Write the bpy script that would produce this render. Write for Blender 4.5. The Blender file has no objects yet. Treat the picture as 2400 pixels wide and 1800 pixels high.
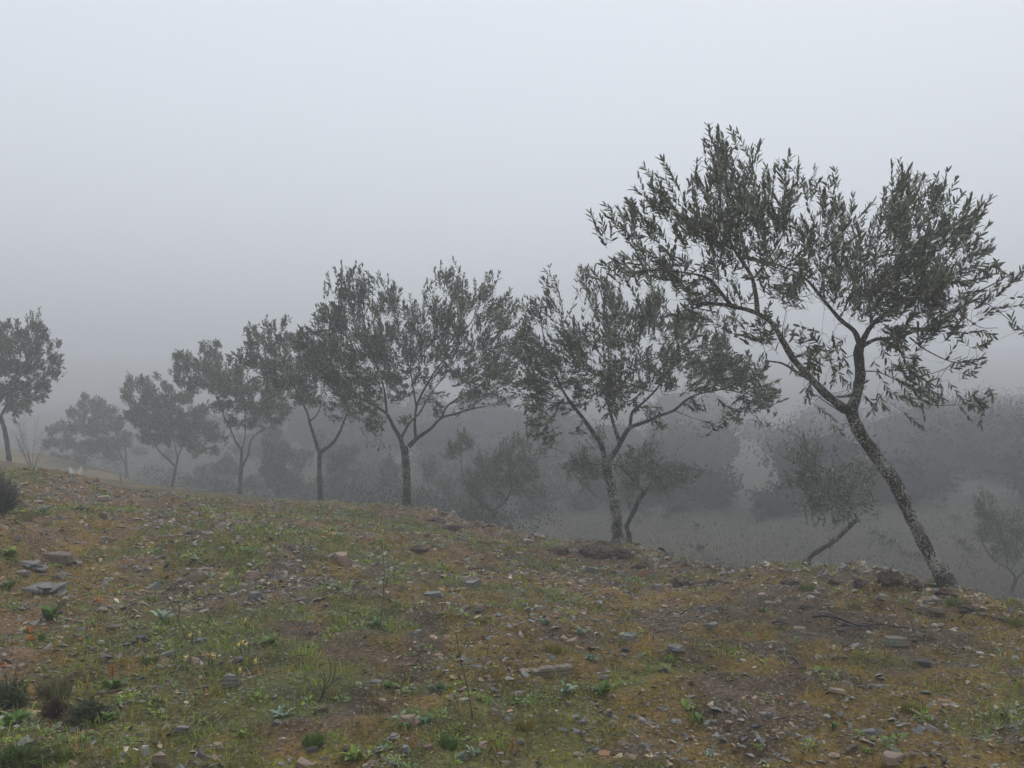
import bpy, bmesh, math, random
import numpy as np
from mathutils import Vector, Matrix

R = math.radians
rng = np.random.default_rng(7)
random.seed(7)
scene = bpy.context.scene
COL = scene.collection

# ------------------------------------------------------------------ camera
FOC = 2000.0            # focal length in photograph pixels (photograph is 2400 x 1800)
EYE = 1.6
cam_data = bpy.data.cameras.new('camera')
cam_data.sensor_width = 36.0
cam_data.lens = 36.0 * FOC / 2400.0
cam_data.clip_start = 0.05
cam_data.clip_end = 2000.0
cam = bpy.data.objects.new('camera', cam_data)
COL.objects.link(cam)
cam.location = (0, 0, EYE)
cam.rotation_euler = (R(90), 0, 0)
scene.camera = cam

# ------------------------------------------------------------------ sky, sun, exposure
SUN_EL, SUN_AZ = R(48), R(25)
world = bpy.data.worlds.new('World')
scene.world = world
world.use_nodes = True
wn, wl = world.node_tree.nodes, world.node_tree.links
wn.clear()
w_out = wn.new('ShaderNodeOutputWorld')
w_bg = wn.new('ShaderNodeBackground')
w_sky = wn.new('ShaderNodeTexSky')
w_sky.sky_type = 'NISHITA'
w_sky.sun_disc = False
w_sky.sun_elevation = SUN_EL
w_sky.sun_rotation = SUN_AZ
w_sky.dust_density = 4.0
w_mix = wn.new('ShaderNodeMix')
w_mix.data_type = 'RGBA'
w_mix.inputs[0].default_value = 0.93          # a closed overcast deck
w_mix.inputs[7].default_value = (13.5, 14.4, 15.7, 1)
wl.new(w_sky.outputs[0], w_mix.inputs[6])
wl.new(w_mix.outputs[2], w_bg.inputs[0])
w_bg.inputs[1].default_value = 0.07
wl.new(w_bg.outputs[0], w_out.inputs[0])

sun_data = bpy.data.lights.new('sun', 'SUN')
sun_data.energy = 1.5
sun_data.angle = R(30)
sun_data.color = (1.0, 0.97, 0.93)
sun = bpy.data.objects.new('sun', sun_data)
COL.objects.link(sun)
sun.rotation_euler = (R(90) - SUN_EL, 0, math.pi - SUN_AZ)

scene.view_settings.view_transform = 'Standard'
scene.view_settings.look = 'None'
scene.view_settings.exposure = 0.0
scene.view_settings.gamma = 1.0
scene.render.engine = 'CYCLES'
cy = scene.cycles
cy.max_bounces = 8
cy.diffuse_bounces = 2
cy.glossy_bounces = 2
cy.transmission_bounces = 2
cy.volume_bounces = 2
cy.transparent_max_bounces = 8
cy.use_denoising = True

FOG_DENSITY = 0.0108
FOG_TOP = 25.0

# ------------------------------------------------------------------ small helpers
def link(o, parent=None):
    COL.objects.link(o)
    if parent is not None:
        o.parent = parent
    return o

def tag(o, label=None, cat=None, group=None, kind=None):
    if label: o['label'] = label
    if cat: o['category'] = cat
    if group: o['group'] = group
    if kind: o['kind'] = kind
    return o

def empty(name, loc=(0, 0, 0), rz=0.0):
    o = bpy.data.objects.new(name, None)
    o.empty_display_size = 0.1
    o.location = loc
    o.rotation_euler = (0, 0, rz)
    return link(o)

def np_mesh(name, verts, faces_list, mats, cols=None, smooth=False):
    """faces_list: list of int arrays (n,3) or (n,4)."""
    me = bpy.data.meshes.new(name)
    verts = np.asarray(verts, dtype=np.float32)
    me.vertices.add(len(verts))
    me.vertices.foreach_set('co', verts.ravel())
    tot = [np.full(len(f), f.shape[1], dtype=np.int32) for f in faces_list if len(f)]
    idx = [np.asarray(f, dtype=np.int32).ravel() for f in faces_list if len(f)]
    tot = np.concatenate(tot); idx = np.concatenate(idx)
    start = np.concatenate([[0], np.cumsum(tot)[:-1]]).astype(np.int32)
    me.loops.add(len(idx))
    me.loops.foreach_set('vertex_index', idx)
    me.polygons.add(len(tot))
    me.polygons.foreach_set('loop_start', start)
    me.polygons.foreach_set('loop_total', tot)
    me.polygons.foreach_set('use_smooth', np.full(len(tot), bool(smooth)))
    me.update(calc_edges=True)
    if cols is not None:
        a = me.color_attributes.new('Col', 'FLOAT_COLOR', 'POINT')
        c = np.ones((len(verts), 4), dtype=np.float32)
        c[:, :3] = cols
        a.data.foreach_set('color', c.ravel())
    for m in (mats if isinstance(mats, (list, tuple)) else [mats]):
        me.materials.append(m)
    return me

def mesh_obj(name, me, parent=None, loc=None):
    o = bpy.data.objects.new(name, me)
    if loc is not None:
        o.location = loc
    return link(o, parent)

# value noise in the plane --------------------------------------------------
def _hash(ix, iy, seed):
    h = (ix.astype(np.int64) * 374761393 + iy.astype(np.int64) * 668265263 + seed * 1442695041) & 0xFFFFFFFF
    h = ((h ^ (h >> 13)) * 1274126177) & 0xFFFFFFFF
    h = h ^ (h >> 16)
    return (h & 0xFFFFFF) / float(0xFFFFFF)

def vnoise(x, y, s, seed=0):
    x = np.asarray(x, dtype=np.float64) / s; y = np.asarray(y, dtype=np.float64) / s
    ix = np.floor(x); iy = np.floor(y)
    fx = x - ix; fy = y - iy
    fx = fx * fx * (3 - 2 * fx); fy = fy * fy * (3 - 2 * fy)
    ix = ix.astype(np.int64); iy = iy.astype(np.int64)
    a = _hash(ix, iy, seed); b = _hash(ix + 1, iy, seed)
    c = _hash(ix, iy + 1, seed); d = _hash(ix + 1, iy + 1, seed)
    return (a * (1 - fx) + b * fx) * (1 - fy) + (c * (1 - fx) + d * fx) * fy

def fbm(x, y, s, seed=0, n=3):
    t = 0.0; w = 0.0; a = 1.0
    for i in range(n):
        t = t + a * vnoise(x + 13.7 * i, y - 7.1 * i, s / 2 ** i, seed + i)
        w += a; a *= 0.5
    return t / w

def smooth(a, b, x):
    t = np.clip((np.asarray(x) - a) / (b - a), 0, 1)
    return t * t * (3 - 2 * t)

# ------------------------------------------------------------------ materials
def new_mat(name):
    m = bpy.data.materials.new(name)
    m.use_nodes = True
    nt = m.node_tree
    return m, nt.nodes, nt.links, nt.nodes['Principled BSDF']

def N(nodes, kind, **kw):
    n = nodes.new(kind)
    for k, v in kw.items():
        setattr(n, k, v)
    return n

def ramp(nodes, stops):
    r = nodes.new('ShaderNodeValToRGB')
    e = r.color_ramp.elements
    while len(e) > len(stops): e.remove(e[-1])
    while len(e) < len(stops): e.new(0.5)
    for el, (p, c) in zip(e, stops):
        el.position = p
        el.color = (*c, 1) if len(c) == 3 else c
    return r

def col_mat(name, rough=0.6, spec=0.3, vary=0.25, noise=60.0, trans=0.0):
    """colour from the 'Col' attribute with a little noise."""
    m, n, l, b = new_mat(name)
    at = N(n, 'ShaderNodeAttribute', attribute_name='Col')
    tc = N(n, 'ShaderNodeTexCoord')
    no = N(n, 'ShaderNodeTexNoise'); no.inputs['Scale'].default_value = noise
    no.inputs['Detail'].default_value = 3
    l.new(tc.outputs['Object'], no.inputs['Vector'])
    r = ramp(n, [(0.3, (1 - vary,) * 3), (0.7, (1 + vary,) * 3)])
    l.new(no.outputs[0], r.inputs[0])
    mx = N(n, 'ShaderNodeMix', data_type='RGBA', blend_type='MULTIPLY')
    mx.inputs[0].default_value = 1
    l.new(at.outputs['Color'], mx.inputs[6]); l.new(r.outputs[0], mx.inputs[7])
    l.new(mx.outputs[2], b.inputs['Base Color'])
    b.inputs['Roughness'].default_value = rough
    b.inputs['Specular IOR Level'].default_value = spec
    if trans:
        t = N(n, 'ShaderNodeBsdfTranslucent')
        l.new(mx.outputs[2], t.inputs[0])
        ms = N(n, 'ShaderNodeMixShader'); ms.inputs[0].default_value = trans
        out = n['Material Output']
        l.new(b.outputs[0], ms.inputs[1]); l.new(t.outputs[0], ms.inputs[2])
        l.new(ms.outputs[0], out.inputs[0])
    return m

M = {}
M['leaf'] = col_mat('olive_leaf', 0.5, 0.35, 0.2, 30, 0.18)
M['grass'] = col_mat('grass_blade', 0.6, 0.25, 0.25, 25, 0.25)
M['herb'] = col_mat('herb_leaf', 0.55, 0.3, 0.25, 40, 0.2)
M['gravel'] = col_mat('gravel_stone', 0.6, 0.35, 0.4, 90)
M['scrub'] = col_mat('far_scrub', 0.95, 0.0, 0.1, 1.5)
M['litter'] = col_mat('leaf_litter', 0.7, 0.2, 0.3, 40)

def bark_mat():
    m, n, l, b = new_mat('olive_bark')
    tc = N(n, 'ShaderNodeTexCoord')
    n1 = N(n, 'ShaderNodeTexNoise'); n1.inputs['Scale'].default_value = 16; n1.inputs['Detail'].default_value = 5
    l.new(tc.outputs['Object'], n1.inputs['Vector'])
    base = ramp(n, [(0.3, (0.018, 0.015, 0.012)), (0.55, (0.045, 0.039, 0.030)), (0.8, (0.09, 0.082, 0.066))])
    l.new(n1.outputs[0], base.inputs[0])
    # lichen patches: pale crusts with ragged edges
    n2 = N(n, 'ShaderNodeTexNoise'); n2.inputs['Scale'].default_value = 48; n2.inputs['Detail'].default_value = 6
    n2.inputs['Roughness'].default_value = 0.65
    l.new(tc.outputs['Object'], n2.inputs['Vector'])
    n3 = N(n, 'ShaderNodeTexNoise'); n3.inputs['Scale'].default_value = 5; n3.inputs['Detail'].default_value = 2
    l.new(tc.outputs['Object'], n3.inputs['Vector'])
    ad = N(n, 'ShaderNodeMath', operation='MULTIPLY_ADD'); ad.inputs[1].default_value = 0.45
    l.new(n3.outputs[0], ad.inputs[0]); l.new(n2.outputs[0], ad.inputs[2])
    at = N(n, 'ShaderNodeAttribute', attribute_name='Col')      # red channel: how much lichen grows here
    ad2 = N(n, 'ShaderNodeMath', operation='ADD')
    l.new(ad.outputs[0], ad2.inputs[0]); l.new(at.outputs['Fac'], ad2.inputs[1])
    lr = ramp(n, [(0.84, (0, 0, 0)), (0.88, (1, 1, 1))])
    l.new(ad2.outputs[0], lr.inputs[0])
    n4 = N(n, 'ShaderNodeTexNoise'); n4.inputs['Scale'].default_value = 9
    l.new(tc.outputs['Object'], n4.inputs['Vector'])
    lc = ramp(n, [(0.35, (0.17, 0.17, 0.145)), (0.65, (0.33, 0.33, 0.29))])
    l.new(n4.outputs[0], lc.inputs[0])
    mx = N(n, 'ShaderNodeMix', data_type='RGBA')
    l.new(lr.outputs[0], mx.inputs[0]); l.new(base.outputs[0], mx.inputs[6]); l.new(lc.outputs[0], mx.inputs[7])
    l.new(mx.outputs[2], b.inputs['Base Color'])
    b.inputs['Roughness'].default_value = 0.85
    b.inputs['Specular IOR Level'].default_value = 0.2
    bp = N(n, 'ShaderNodeBump'); bp.inputs['Strength'].default_value = 0.9; bp.inputs['Distance'].default_value = 0.02
    l.new(n2.outputs[0], bp.inputs['Height']); l.new(bp.outputs[0], b.inputs['Normal'])
    return m
M['bark'] = bark_mat()

def twig_mat(name, c):
    m, n, l, b = new_mat(name)
    b.inputs['Base Color'].default_value = (*c, 1)
    no = N(n, 'ShaderNodeTexNoise'); no.inputs['Scale'].default_value = 20
    tc = N(n, 'ShaderNodeTexCoord'); l.new(tc.outputs['Object'], no.inputs['Vector'])
    r = ramp(n, [(0.3, tuple(0.6 * v for v in c)), (0.7, tuple(1.4 * v for v in c))])
    l.new(no.outputs[0], r.inputs[0]); l.new(r.outputs[0], b.inputs['Base Color'])
    b.inputs['Roughness'].default_value = 0.8
    return m
M['twig'] = twig_mat('olive_twig', (0.075, 0.07, 0.06))
M['dry_stem'] = twig_mat('dry_stem', (0.05, 0.038, 0.028))
M['wet_wood'] = twig_mat('wet_dead_wood', (0.03, 0.027, 0.024))

STONE_COLS = {
    'slate': (0.155, 0.152, 0.142), 'blue': (0.165, 0.175, 0.178), 'dark': (0.055, 0.056, 0.055),
    'tan': (0.27, 0.215, 0.155), 'pink': (0.27, 0.19, 0.145), 'white': (0.34, 0.32, 0.28),
    'brown': (0.125, 0.09, 0.065), 'buff': (0.20, 0.165, 0.12), 'rust': (0.26, 0.13, 0.065), 'green': (0.13, 0.15, 0.12)}
def stone_mat(key, c):
    m, n, l, b = new_mat('stone_' + key)
    tc = N(n, 'ShaderNodeTexCoord')
    oi = N(n, 'ShaderNodeObjectInfo')
    va = N(n, 'ShaderNodeVectorMath', operation='ADD')
    l.new(tc.outputs['Object'], va.inputs[0]); l.new(oi.outputs['Random'], va.inputs[1])
    n1 = N(n, 'ShaderNodeTexNoise'); n1.inputs['Scale'].default_value = 14; n1.inputs['Detail'].default_value = 6
    n1.inputs['Roughness'].default_value = 0.65
    l.new(va.outputs[0], n1.inputs['Vector'])
    r = ramp(n, [(0.25, tuple(0.5 * v for v in c)), (0.5, c), (0.75, tuple(min(1.45 * v, .7) for v in c))])
    l.new(n1.outputs[0], r.inputs[0])
    # bedding lines across the height of the piece
    mp = N(n, 'ShaderNodeMapping'); mp.inputs['Scale'].default_value = (3, 3, 90)
    l.new(va.outputs[0], mp.inputs['Vector'])
    n2 = N(n, 'ShaderNodeTexNoise'); n2.inputs['Scale'].default_value = 1.0; n2.inputs['Detail'].default_value = 3
    l.new(mp.outputs[0], n2.inputs['Vector'])
    r2 = ramp(n, [(0.35, (0.7, 0.7, 0.7)), (0.6, (1.05, 1.03, 1.0))])
    l.new(n2.outputs[0], r2.inputs[0])
    mx = N(n, 'ShaderNodeMix', data_type='RGBA', blend_type='MULTIPLY'); mx.inputs[0].default_value = 0.7
    l.new(r.outputs[0], mx.inputs[6]); l.new(r2.outputs[0], mx.inputs[7])
    # ochre lichen / soil stains
    n3 = N(n, 'ShaderNodeTexNoise'); n3.inputs['Scale'].default_value = 7; n3.inputs['Detail'].default_value = 5
    l.new(va.outputs[0], n3.inputs['Vector'])
    r3 = ramp(n, [(0.56, (0, 0, 0)), (0.68, (0.75, 0.75, 0.75))])
    l.new(n3.outputs[0], r3.inputs[0])
    mx2 = N(n, 'ShaderNodeMix', data_type='RGBA'); mx2.inputs[7].default_value = (0.16, 0.115, 0.07, 1)
    l.new(r3.outputs[0], mx2.inputs[0]); l.new(mx.outputs[2], mx2.inputs[6])
    l.new(mx2.outputs[2], b.inputs['Base Color'])
    b.inputs['Roughness'].default_value = 0.62
    b.inputs['Specular IOR Level'].default_value = 0.35
    ad = N(n, 'ShaderNodeMath', operation='ADD'); l.new(n1.outputs[0], ad.inputs[0]); l.new(n2.outputs[0], ad.inputs[1])
    bp = N(n, 'ShaderNodeBump'); bp.inputs['Strength'].default_value = 0.8; bp.inputs['Distance'].default_value = 0.012
    l.new(ad.outputs[0], bp.inputs['Height']); l.new(bp.outputs[0], b.inputs['Normal'])
    return m
for k, c in STONE_COLS.items():
    M[k] = stone_mat(k, c)

# ------------------------------------------------------------------ terrain
def ray(px, py, Y):
    """the point at depth Y (metres ahead of the camera) seen at photograph pixel (px, py)"""
    return ((px - 1200.0) / FOC * Y, Y, EYE - (py - 900.0) / FOC * Y)

CTRL = [ray(*p) for p in [
    (0, 1800, 3.30), (1200, 1800, 3.55), (2400, 1800, 3.62), (0, 1500, 5.05), (700, 1500, 5.35), (1200, 1500, 5.5),
    (2400, 1600, 4.95), (0, 1300, 7.1), (0, 1200, 9.3), (0, 1092, 12.8), (300, 1300, 7.5), (300, 1200, 10.2),
    (300, 1148, 12.6), (170, 1123, 12.8), (600, 1300, 8.2), (600, 1200, 12.5), (600, 1182, 14.5), (900, 1300, 8.6), (900, 1222, 13.5),
    (950, 1202, 16.0), (1200, 1400, 6.9), (1200, 1300, 10.4), (1200, 1267, 14.2), (1450, 1296, 12.7), (1600, 1400, 7.3),
    (1600, 1352, 10.0), (1900, 1400, 7.2), (1900, 1357, 9.2), (2200, 1500, 5.8), (2200, 1388, 8.0), (2400, 1500, 5.7),
    (2400, 1440, 6.8), (750, 1176, 20.0), (560, 1176, 24.0), (405, 1150, 30.0), (15, 1086, 22.0)]]
CTRL += [(-7.4, 15.2, -0.25), (-9.0, 15.5, -0.1), (-5.6, 16.5, -0.6), (0, 0, 0.0), (-3, 0, 0.2), (3, 0, -0.05), (0, -6, 0.05), (-8, 0, 0.6), (-8, 6, 0.6),
         (-12, 12, 0.75), (-18, 20, 0.2), (-8, -6, 0.7), (4, -6, -0.1), (-20, 5, 1.5), (-22, 30, -1.2)]
CTRL = np.array(CTRL)
def _fit():
    P = CTRL[:, :2]; n = len(P)
    D = np.linalg.norm(P[:, None] - P[None], axis=2)
    A = np.zeros((n + 3, n + 3))
    A[:n, :n] = -D - 0.15 * np.eye(n)
    A[:n, n] = 1; A[:n, n + 1:] = P
    A[n, :n] = 1; A[n + 1:, :n] = P.T
    # soften the tips of the linear kernel
    A[:n, :n] = -np.sqrt(D * D + 0.8) + 0.0 - 0.15 * np.eye(n)
    return np.linalg.solve(A, np.concatenate([CTRL[:, 2], np.zeros(3)]))
RBF_W = _fit()

EDGE = np.array([(6.5, -30), (5.6, -4), (5.2, 1.5), (4.75, 5), (4.62, 7.4), (4.35, 8.5), (3.5, 9.4), (2.6, 10.7), (2.15, 13.0), (0.5, 14.9),
                 (-1.8, 16.8), (-4.3, 20.9), (-7.7, 24.9), (-12.2, 31.0), (-24, 42), (-60, 66)])
def edge_info(x, y):
    """signed distance outside the terrace edge, and the nearest edge point"""
    best = np.full(x.shape, 1e9); qx = np.zeros_like(x); qy = np.zeros_like(y); sg = np.ones_like(x)
    for i in range(len(EDGE) - 1):
        a = EDGE[i]; d = EDGE[i + 1] - a; L2 = d @ d
        t = np.clip(((x - a[0]) * d[0] + (y - a[1]) * d[1]) / L2, 0, 1)
        ex = a[0] + t * d[0]; ey = a[1] + t * d[1]
        dd = np.hypot(x - ex, y - ey)
        s = np.where(d[0] * (y - a[1]) - d[1] * (x - a[0]) < 0, 1.0, -1.0)   # right-hand side of the line = outside
        m = dd < best
        best = np.where(m, dd, best); qx = np.where(m, ex, qx); qy = np.where(m, ey, qy); sg = np.where(m, s, sg)
    return best * sg, qx, qy

def _rbf(x, y):
    x = np.clip(x, -24, 7); y = np.clip(y, -8, 34)
    z = RBF_W[-3] + RBF_W[-2] * x + RBF_W[-1] * y
    for (cx, cy_, _), w in zip(CTRL, RBF_W):
        z = z - w * np.sqrt((x - cx) ** 2 + (y - cy_) ** 2 + 0.8)
    return z

BUMPS = []     # (x, y, height, radius) of mounds, filled below from photograph positions

def base_h(x, y):
    x = np.atleast_1d(np.asarray(x, dtype=np.float64)); y = np.atleast_1d(np.asarray(y, dtype=np.float64))
    s, qx, qy = edge_info(x, y)
    out = s > 0
    z = _rbf(np.where(out, qx, x), np.where(out, qy, y))
    so = np.clip(s, 0, None)
    drop = 1.0 * smooth(-0.05, 2.3, so) + 0.17 * np.clip(so - 1.5, 0, 6.0)
    rise = np.interp(so, [0, 9, 18, 30, 45, 70, 115, 185, 335, 460], [0, 0, 0.7, 1.1, 1.5, 2.1, 4.2, 9.2, 18.2, 22.4])
    rise = rise + smooth(40, 120, so) * 3.0 * (fbm(x, y, 70.0, 77, 2) - 0.5)
    z = z - drop + rise
    for bx, by, bh, br in BUMPS:
        z = z + bh * np.exp(-((x - bx) ** 2 + (y - by) ** 2) / (br * br))
    return z

def ground_h(x, y):
    x = np.atleast_1d(np.asarray(x, dtype=np.float64)); y = np.atleast_1d(np.asarray(y, dtype=np.float64))
    z = base_h(x, y)
    z = z + 0.11 * (fbm(x, y, 1.3, 3, 2) - 0.5) + 0.105 * (fbm(x, y, 0.30, 11, 2) - 0.5) + 0.048 * (vnoise(x, y, 0.1, 31) - 0.5)
    s, _, _ = edge_info(x, y)
    z = z + np.exp(-((s + 0.1) / 0.6) ** 2) * (0.20 * (fbm(x, y, 0.42, 61, 2) - 0.5) + 0.10 * (vnoise(x, y, 0.16, 62) - 0.5))
    far = smooth(8, 25, s)
    z = z + far * (0.8 * (fbm(x, y, 7.0, 63, 3) - 0.5))
    return z

def H(x, y):
    return float(ground_h(x, y)[0])

def ground_at(px, py, ymin=2.5, ymax=40.0):
    """where the view ray through a photograph pixel meets the ground"""
    Y = np.concatenate([np.linspace(ymin, 18, 1200), np.linspace(18.05, ymax, 300)])
    x = (px - 1200.0) / FOC * Y
    z = EYE - (py - 900.0) / FOC * Y
    hit = np.nonzero(ground_h(x, Y) >= z)[0]
    i = hit[0] if len(hit) else len(Y) - 1
    return float(x[i]), float(Y[i]), H(x[i], Y[i])

for px, py, Y, bh, br in [(1420, 1300, 12.3, 0.16, 0.5), (2110, 1360, 8.3, 0.12, 0.42), (930, 1200, 15.8, 0.12, 0.6), (1600, 1350, 10.2, 0.05, 0.35),
                          (2210, 1385, 8.0, 0.05, 0.3), (176, 1120, 14.7, -0.60, 1.15), (170, 1120, 12.2, -0.13, 1.3), (2060, 1360, 8.6, 0.10, 0.3)]:
    BUMPS.append(((px - 1200) / FOC * Y, Y, bh, br))

def axis(*segs):
    v = [np.arange(a, b, st) for a, b, st in segs]
    return np.concatenate(v)
gx = axis((-352, -30, 10), (-30, -14, 0.6), (-14, -7.5, 0.12), (-7.5, 5.6, 0.051), (5.6, 9, 0.12), (9, 30, 0.7), (30, 356, 10))
gy = axis((-60, -6, 4), (-6, 1.8, 0.4), (1.8, 9.5, 0.051), (9.5, 17.5, 0.075), (17.5, 36, 0.3), (36, 80, 4), (80, 480, 10))

def patch_cols(x, y):
    """local colour of the ground skin: soil, ochre moss, olive moss, green growth"""
    x = np.asarray(x); y = np.asarray(y)
    a = 0.46 * fbm(x, y, 1.4, 101, 2) + 0.54 * fbm(x, y, 0.34, 111, 3); b = 0.45 * fbm(x, y, 1.1, 202, 2) + 0.55 * fbm(x, y, 0.28, 212, 3); c = fbm(x, y, 1.6, 303, 2); d = fbm(x, y, 0.14, 404, 2)
    left = smooth(1.0, -2.5, x + 0.12 * (y - 5))              # greener to the left
    near = smooth(9.5, 5.5, y)
    far_left = smooth(2.0, -2.0, x + 0.0 * y) * smooth(7.5, 9.5, y) # the reddish brown shoulder
    green = smooth(0.50, 0.60, a + 0.12 * left * near - 0.035 + 0.03 * left)
    ochre = smooth(0.48, 0.60, b + 0.04 * (1 - left) + 0.03 * near - 0.03)
    red = smooth(0.52, 0.66, c + 0.14 * far_left - 0.03)
    return green, ochre, red, d

SOIL = np.array((0.088, 0.062, 0.039)); SOIL_RED = np.array((0.150, 0.090, 0.045)); OCHRE = np.array((0.165, 0.108, 0.022))
GREEN = np.array((0.082, 0.100, 0.022))
def ground_col(x, y):
    g, o, r, d = patch_cols(x, y)
    c = SOIL[None] * (0.45 + 1.1 * d[:, None])
    c = c * (1 - r[:, None]) + SOIL_RED[None] * (0.5 + 1.0 * d[:, None]) * r[:, None]
    k = 0.75 * o[:, None]; c = c * (1 - k) + OCHRE[None] * (0.45 + 1.1 * d[:, None]) * k
    k = 0.7 * g[:, None]; c = c * (1 - k) + GREEN[None] * (0.45 + 1.1 * d[:, None]) * k
    s, _, _ = edge_info(x, y)
    k = smooth(0.4, 2.0, s)[:, None] * 0.9
    scrub = np.array((0.027, 0.029, 0.019)) * (0.35 + 1.3 * fbm(x, y, 5.0, 71, 3)[:, None])
    return c * (1 - k) + scrub * k

def ground_mat():
    m, n, l, b = new_mat('stony_ground')
    at = N(n, 'ShaderNodeAttribute', attribute_name='Col')
    tc = N(n, 'ShaderNodeTexCoord')
    n1 = N(n, 'ShaderNodeTexNoise'); n1.inputs['Scale'].default_value = 38; n1.inputs['Detail'].default_value = 6; n1.inputs['Roughness'].default_value = 0.7
    l.new(tc.outputs['Object'], n1.inputs['Vector'])
    r1 = ramp(n, [(0.3, (0.35, 0.35, 0.35)), (0.5, (0.95, 0.95, 0.95)), (0.7, (1.9, 1.85, 1.75))])  # crevice shade put into the colour: darker where the bump sinks
    l.new(n1.outputs[0], r1.inputs[0])
    mx = N(n, 'ShaderNodeMix', data_type='RGBA', blend_type='MULTIPLY'); mx.inputs[0].default_value = 1
    l.new(at.outputs['Color'], mx.inputs[6]); l.new(r1.outputs[0], mx.inputs[7])
    # grit
    v = N(n, 'ShaderNodeTexVoronoi'); v.inputs['Scale'].default_value = 70
    l.new(tc.outputs['Object'], v.inputs['Vector'])
    rv = ramp(n, [(0.05, (0.22, 0.21, 0.19)), (0.5, (0.10, 0.09, 0.08)), (0.95, (0.24, 0.18, 0.13))])
    sp = N(n, 'ShaderNodeSeparateColor'); l.new(v.outputs['Color'], sp.inputs[0])
    l.new(sp.outputs[0], rv.inputs[0])
    gm = N(n, 'ShaderNodeMath', operation='GREATER_THAN'); gm.inputs[1].default_value = 0.72
    l.new(sp.outputs[1], gm.inputs[0])
    gd = N(n, 'ShaderNodeMath', operation='LESS_THAN'); gd.inputs[1].default_value = 0.42
    l.new(v.outputs['Distance'], gd.inputs[0])
    gg = N(n, 'ShaderNodeMath', operation='MULTIPLY'); l.new(gm.outputs[0], gg.inputs[0]); l.new(gd.outputs[0], gg.inputs[1])
    mx2 = N(n, 'ShaderNodeMix', data_type='RGBA')
    l.new(gg.outputs[0], mx2.inputs[0]); l.new(mx.outputs[2], mx2.inputs[6]); l.new(rv.outputs[0], mx2.inputs[7])
    l.new(mx2.outputs[2], b.inputs['Base Color'])
    b.inputs['Roughness'].default_value = 0.85
    b.inputs['Specular IOR Level'].default_value = 0.2
    bp = N(n, 'ShaderNodeBump'); bp.inputs['Strength'].default_value = 1.0; bp.inputs['Distance'].default_value = 0.02
    l.new(n1.outputs[0], bp.inputs['Height']); l.new(bp.outputs[0], b.inputs['Normal'])
    return m
M['ground'] = ground_mat()

GX, GY = np.meshgrid(gx, gy)
gz = ground_h(GX.ravel(), GY.ravel())
gv = np.stack([GX.ravel(), GY.ravel(), gz], axis=1)
nx_, ny_ = len(gx), len(gy)
ii = (np.arange(ny_ - 1)[:, None] * nx_ + np.arange(nx_ - 1)[None]).ravel()
gf = np.stack([ii, ii + 1, ii + nx_ + 1, ii + nx_], axis=1)
ground = mesh_obj('ground', np_mesh('ground', gv, [gf], M['ground'], ground_col(GX.ravel(), GY.ravel()), smooth=True))
tag(ground, 'stony terrace of brown soil, moss and slate gravel falling into the valley', 'ground', kind='structure')
print('ground verts', len(gv), 'z range', gz.min(), gz.max())
# ------------------------------------------------------------------ olive trees
# limbs and leaf masses are surveyed in enlarged views of the photograph; each view is (scale, x offset, y offset)
VIEW = {1: (2.0733, 1350, 250), 2: (2.212, 1150, 600), 3: (2.2114, 650, 550), 4: (2.4578, 0, 650), 5: (2.7646, 1750, 900)}

def vpx(view, x, y):
    s, ox, oy = VIEW[view]
    return ox + x / s, oy + y / s

def catmull(P, step):
    """smooth a polyline of rows (x, y, z, r) with points about every `step` metres"""
    P = np.asarray(P, dtype=np.float64)
    Q = np.vstack([2 * P[0] - P[1], P, 2 * P[-1] - P[-2]])
    out = []
    for i in range(1, len(Q) - 2):
        p0, p1, p2, p3 = Q[i - 1], Q[i], Q[i + 1], Q[i + 2]
        n = max(2, int(np.linalg.norm(p2[:3] - p1[:3]) / step))
        t = (np.arange(n) / n)[:, None]
        out.append(0.5 * ((2 * p1) + (-p0 + p2) * t + (2 * p0 - 5 * p1 + 4 * p2 - p3) * t ** 2 + (-p0 + 3 * p1 - 3 * p2 + p3) * t ** 3))
    out.append(P[-1:])
    o = np.vstack(out)
    o[:, 3] = np.maximum(o[:, 3], 0.002)
    return o

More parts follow.
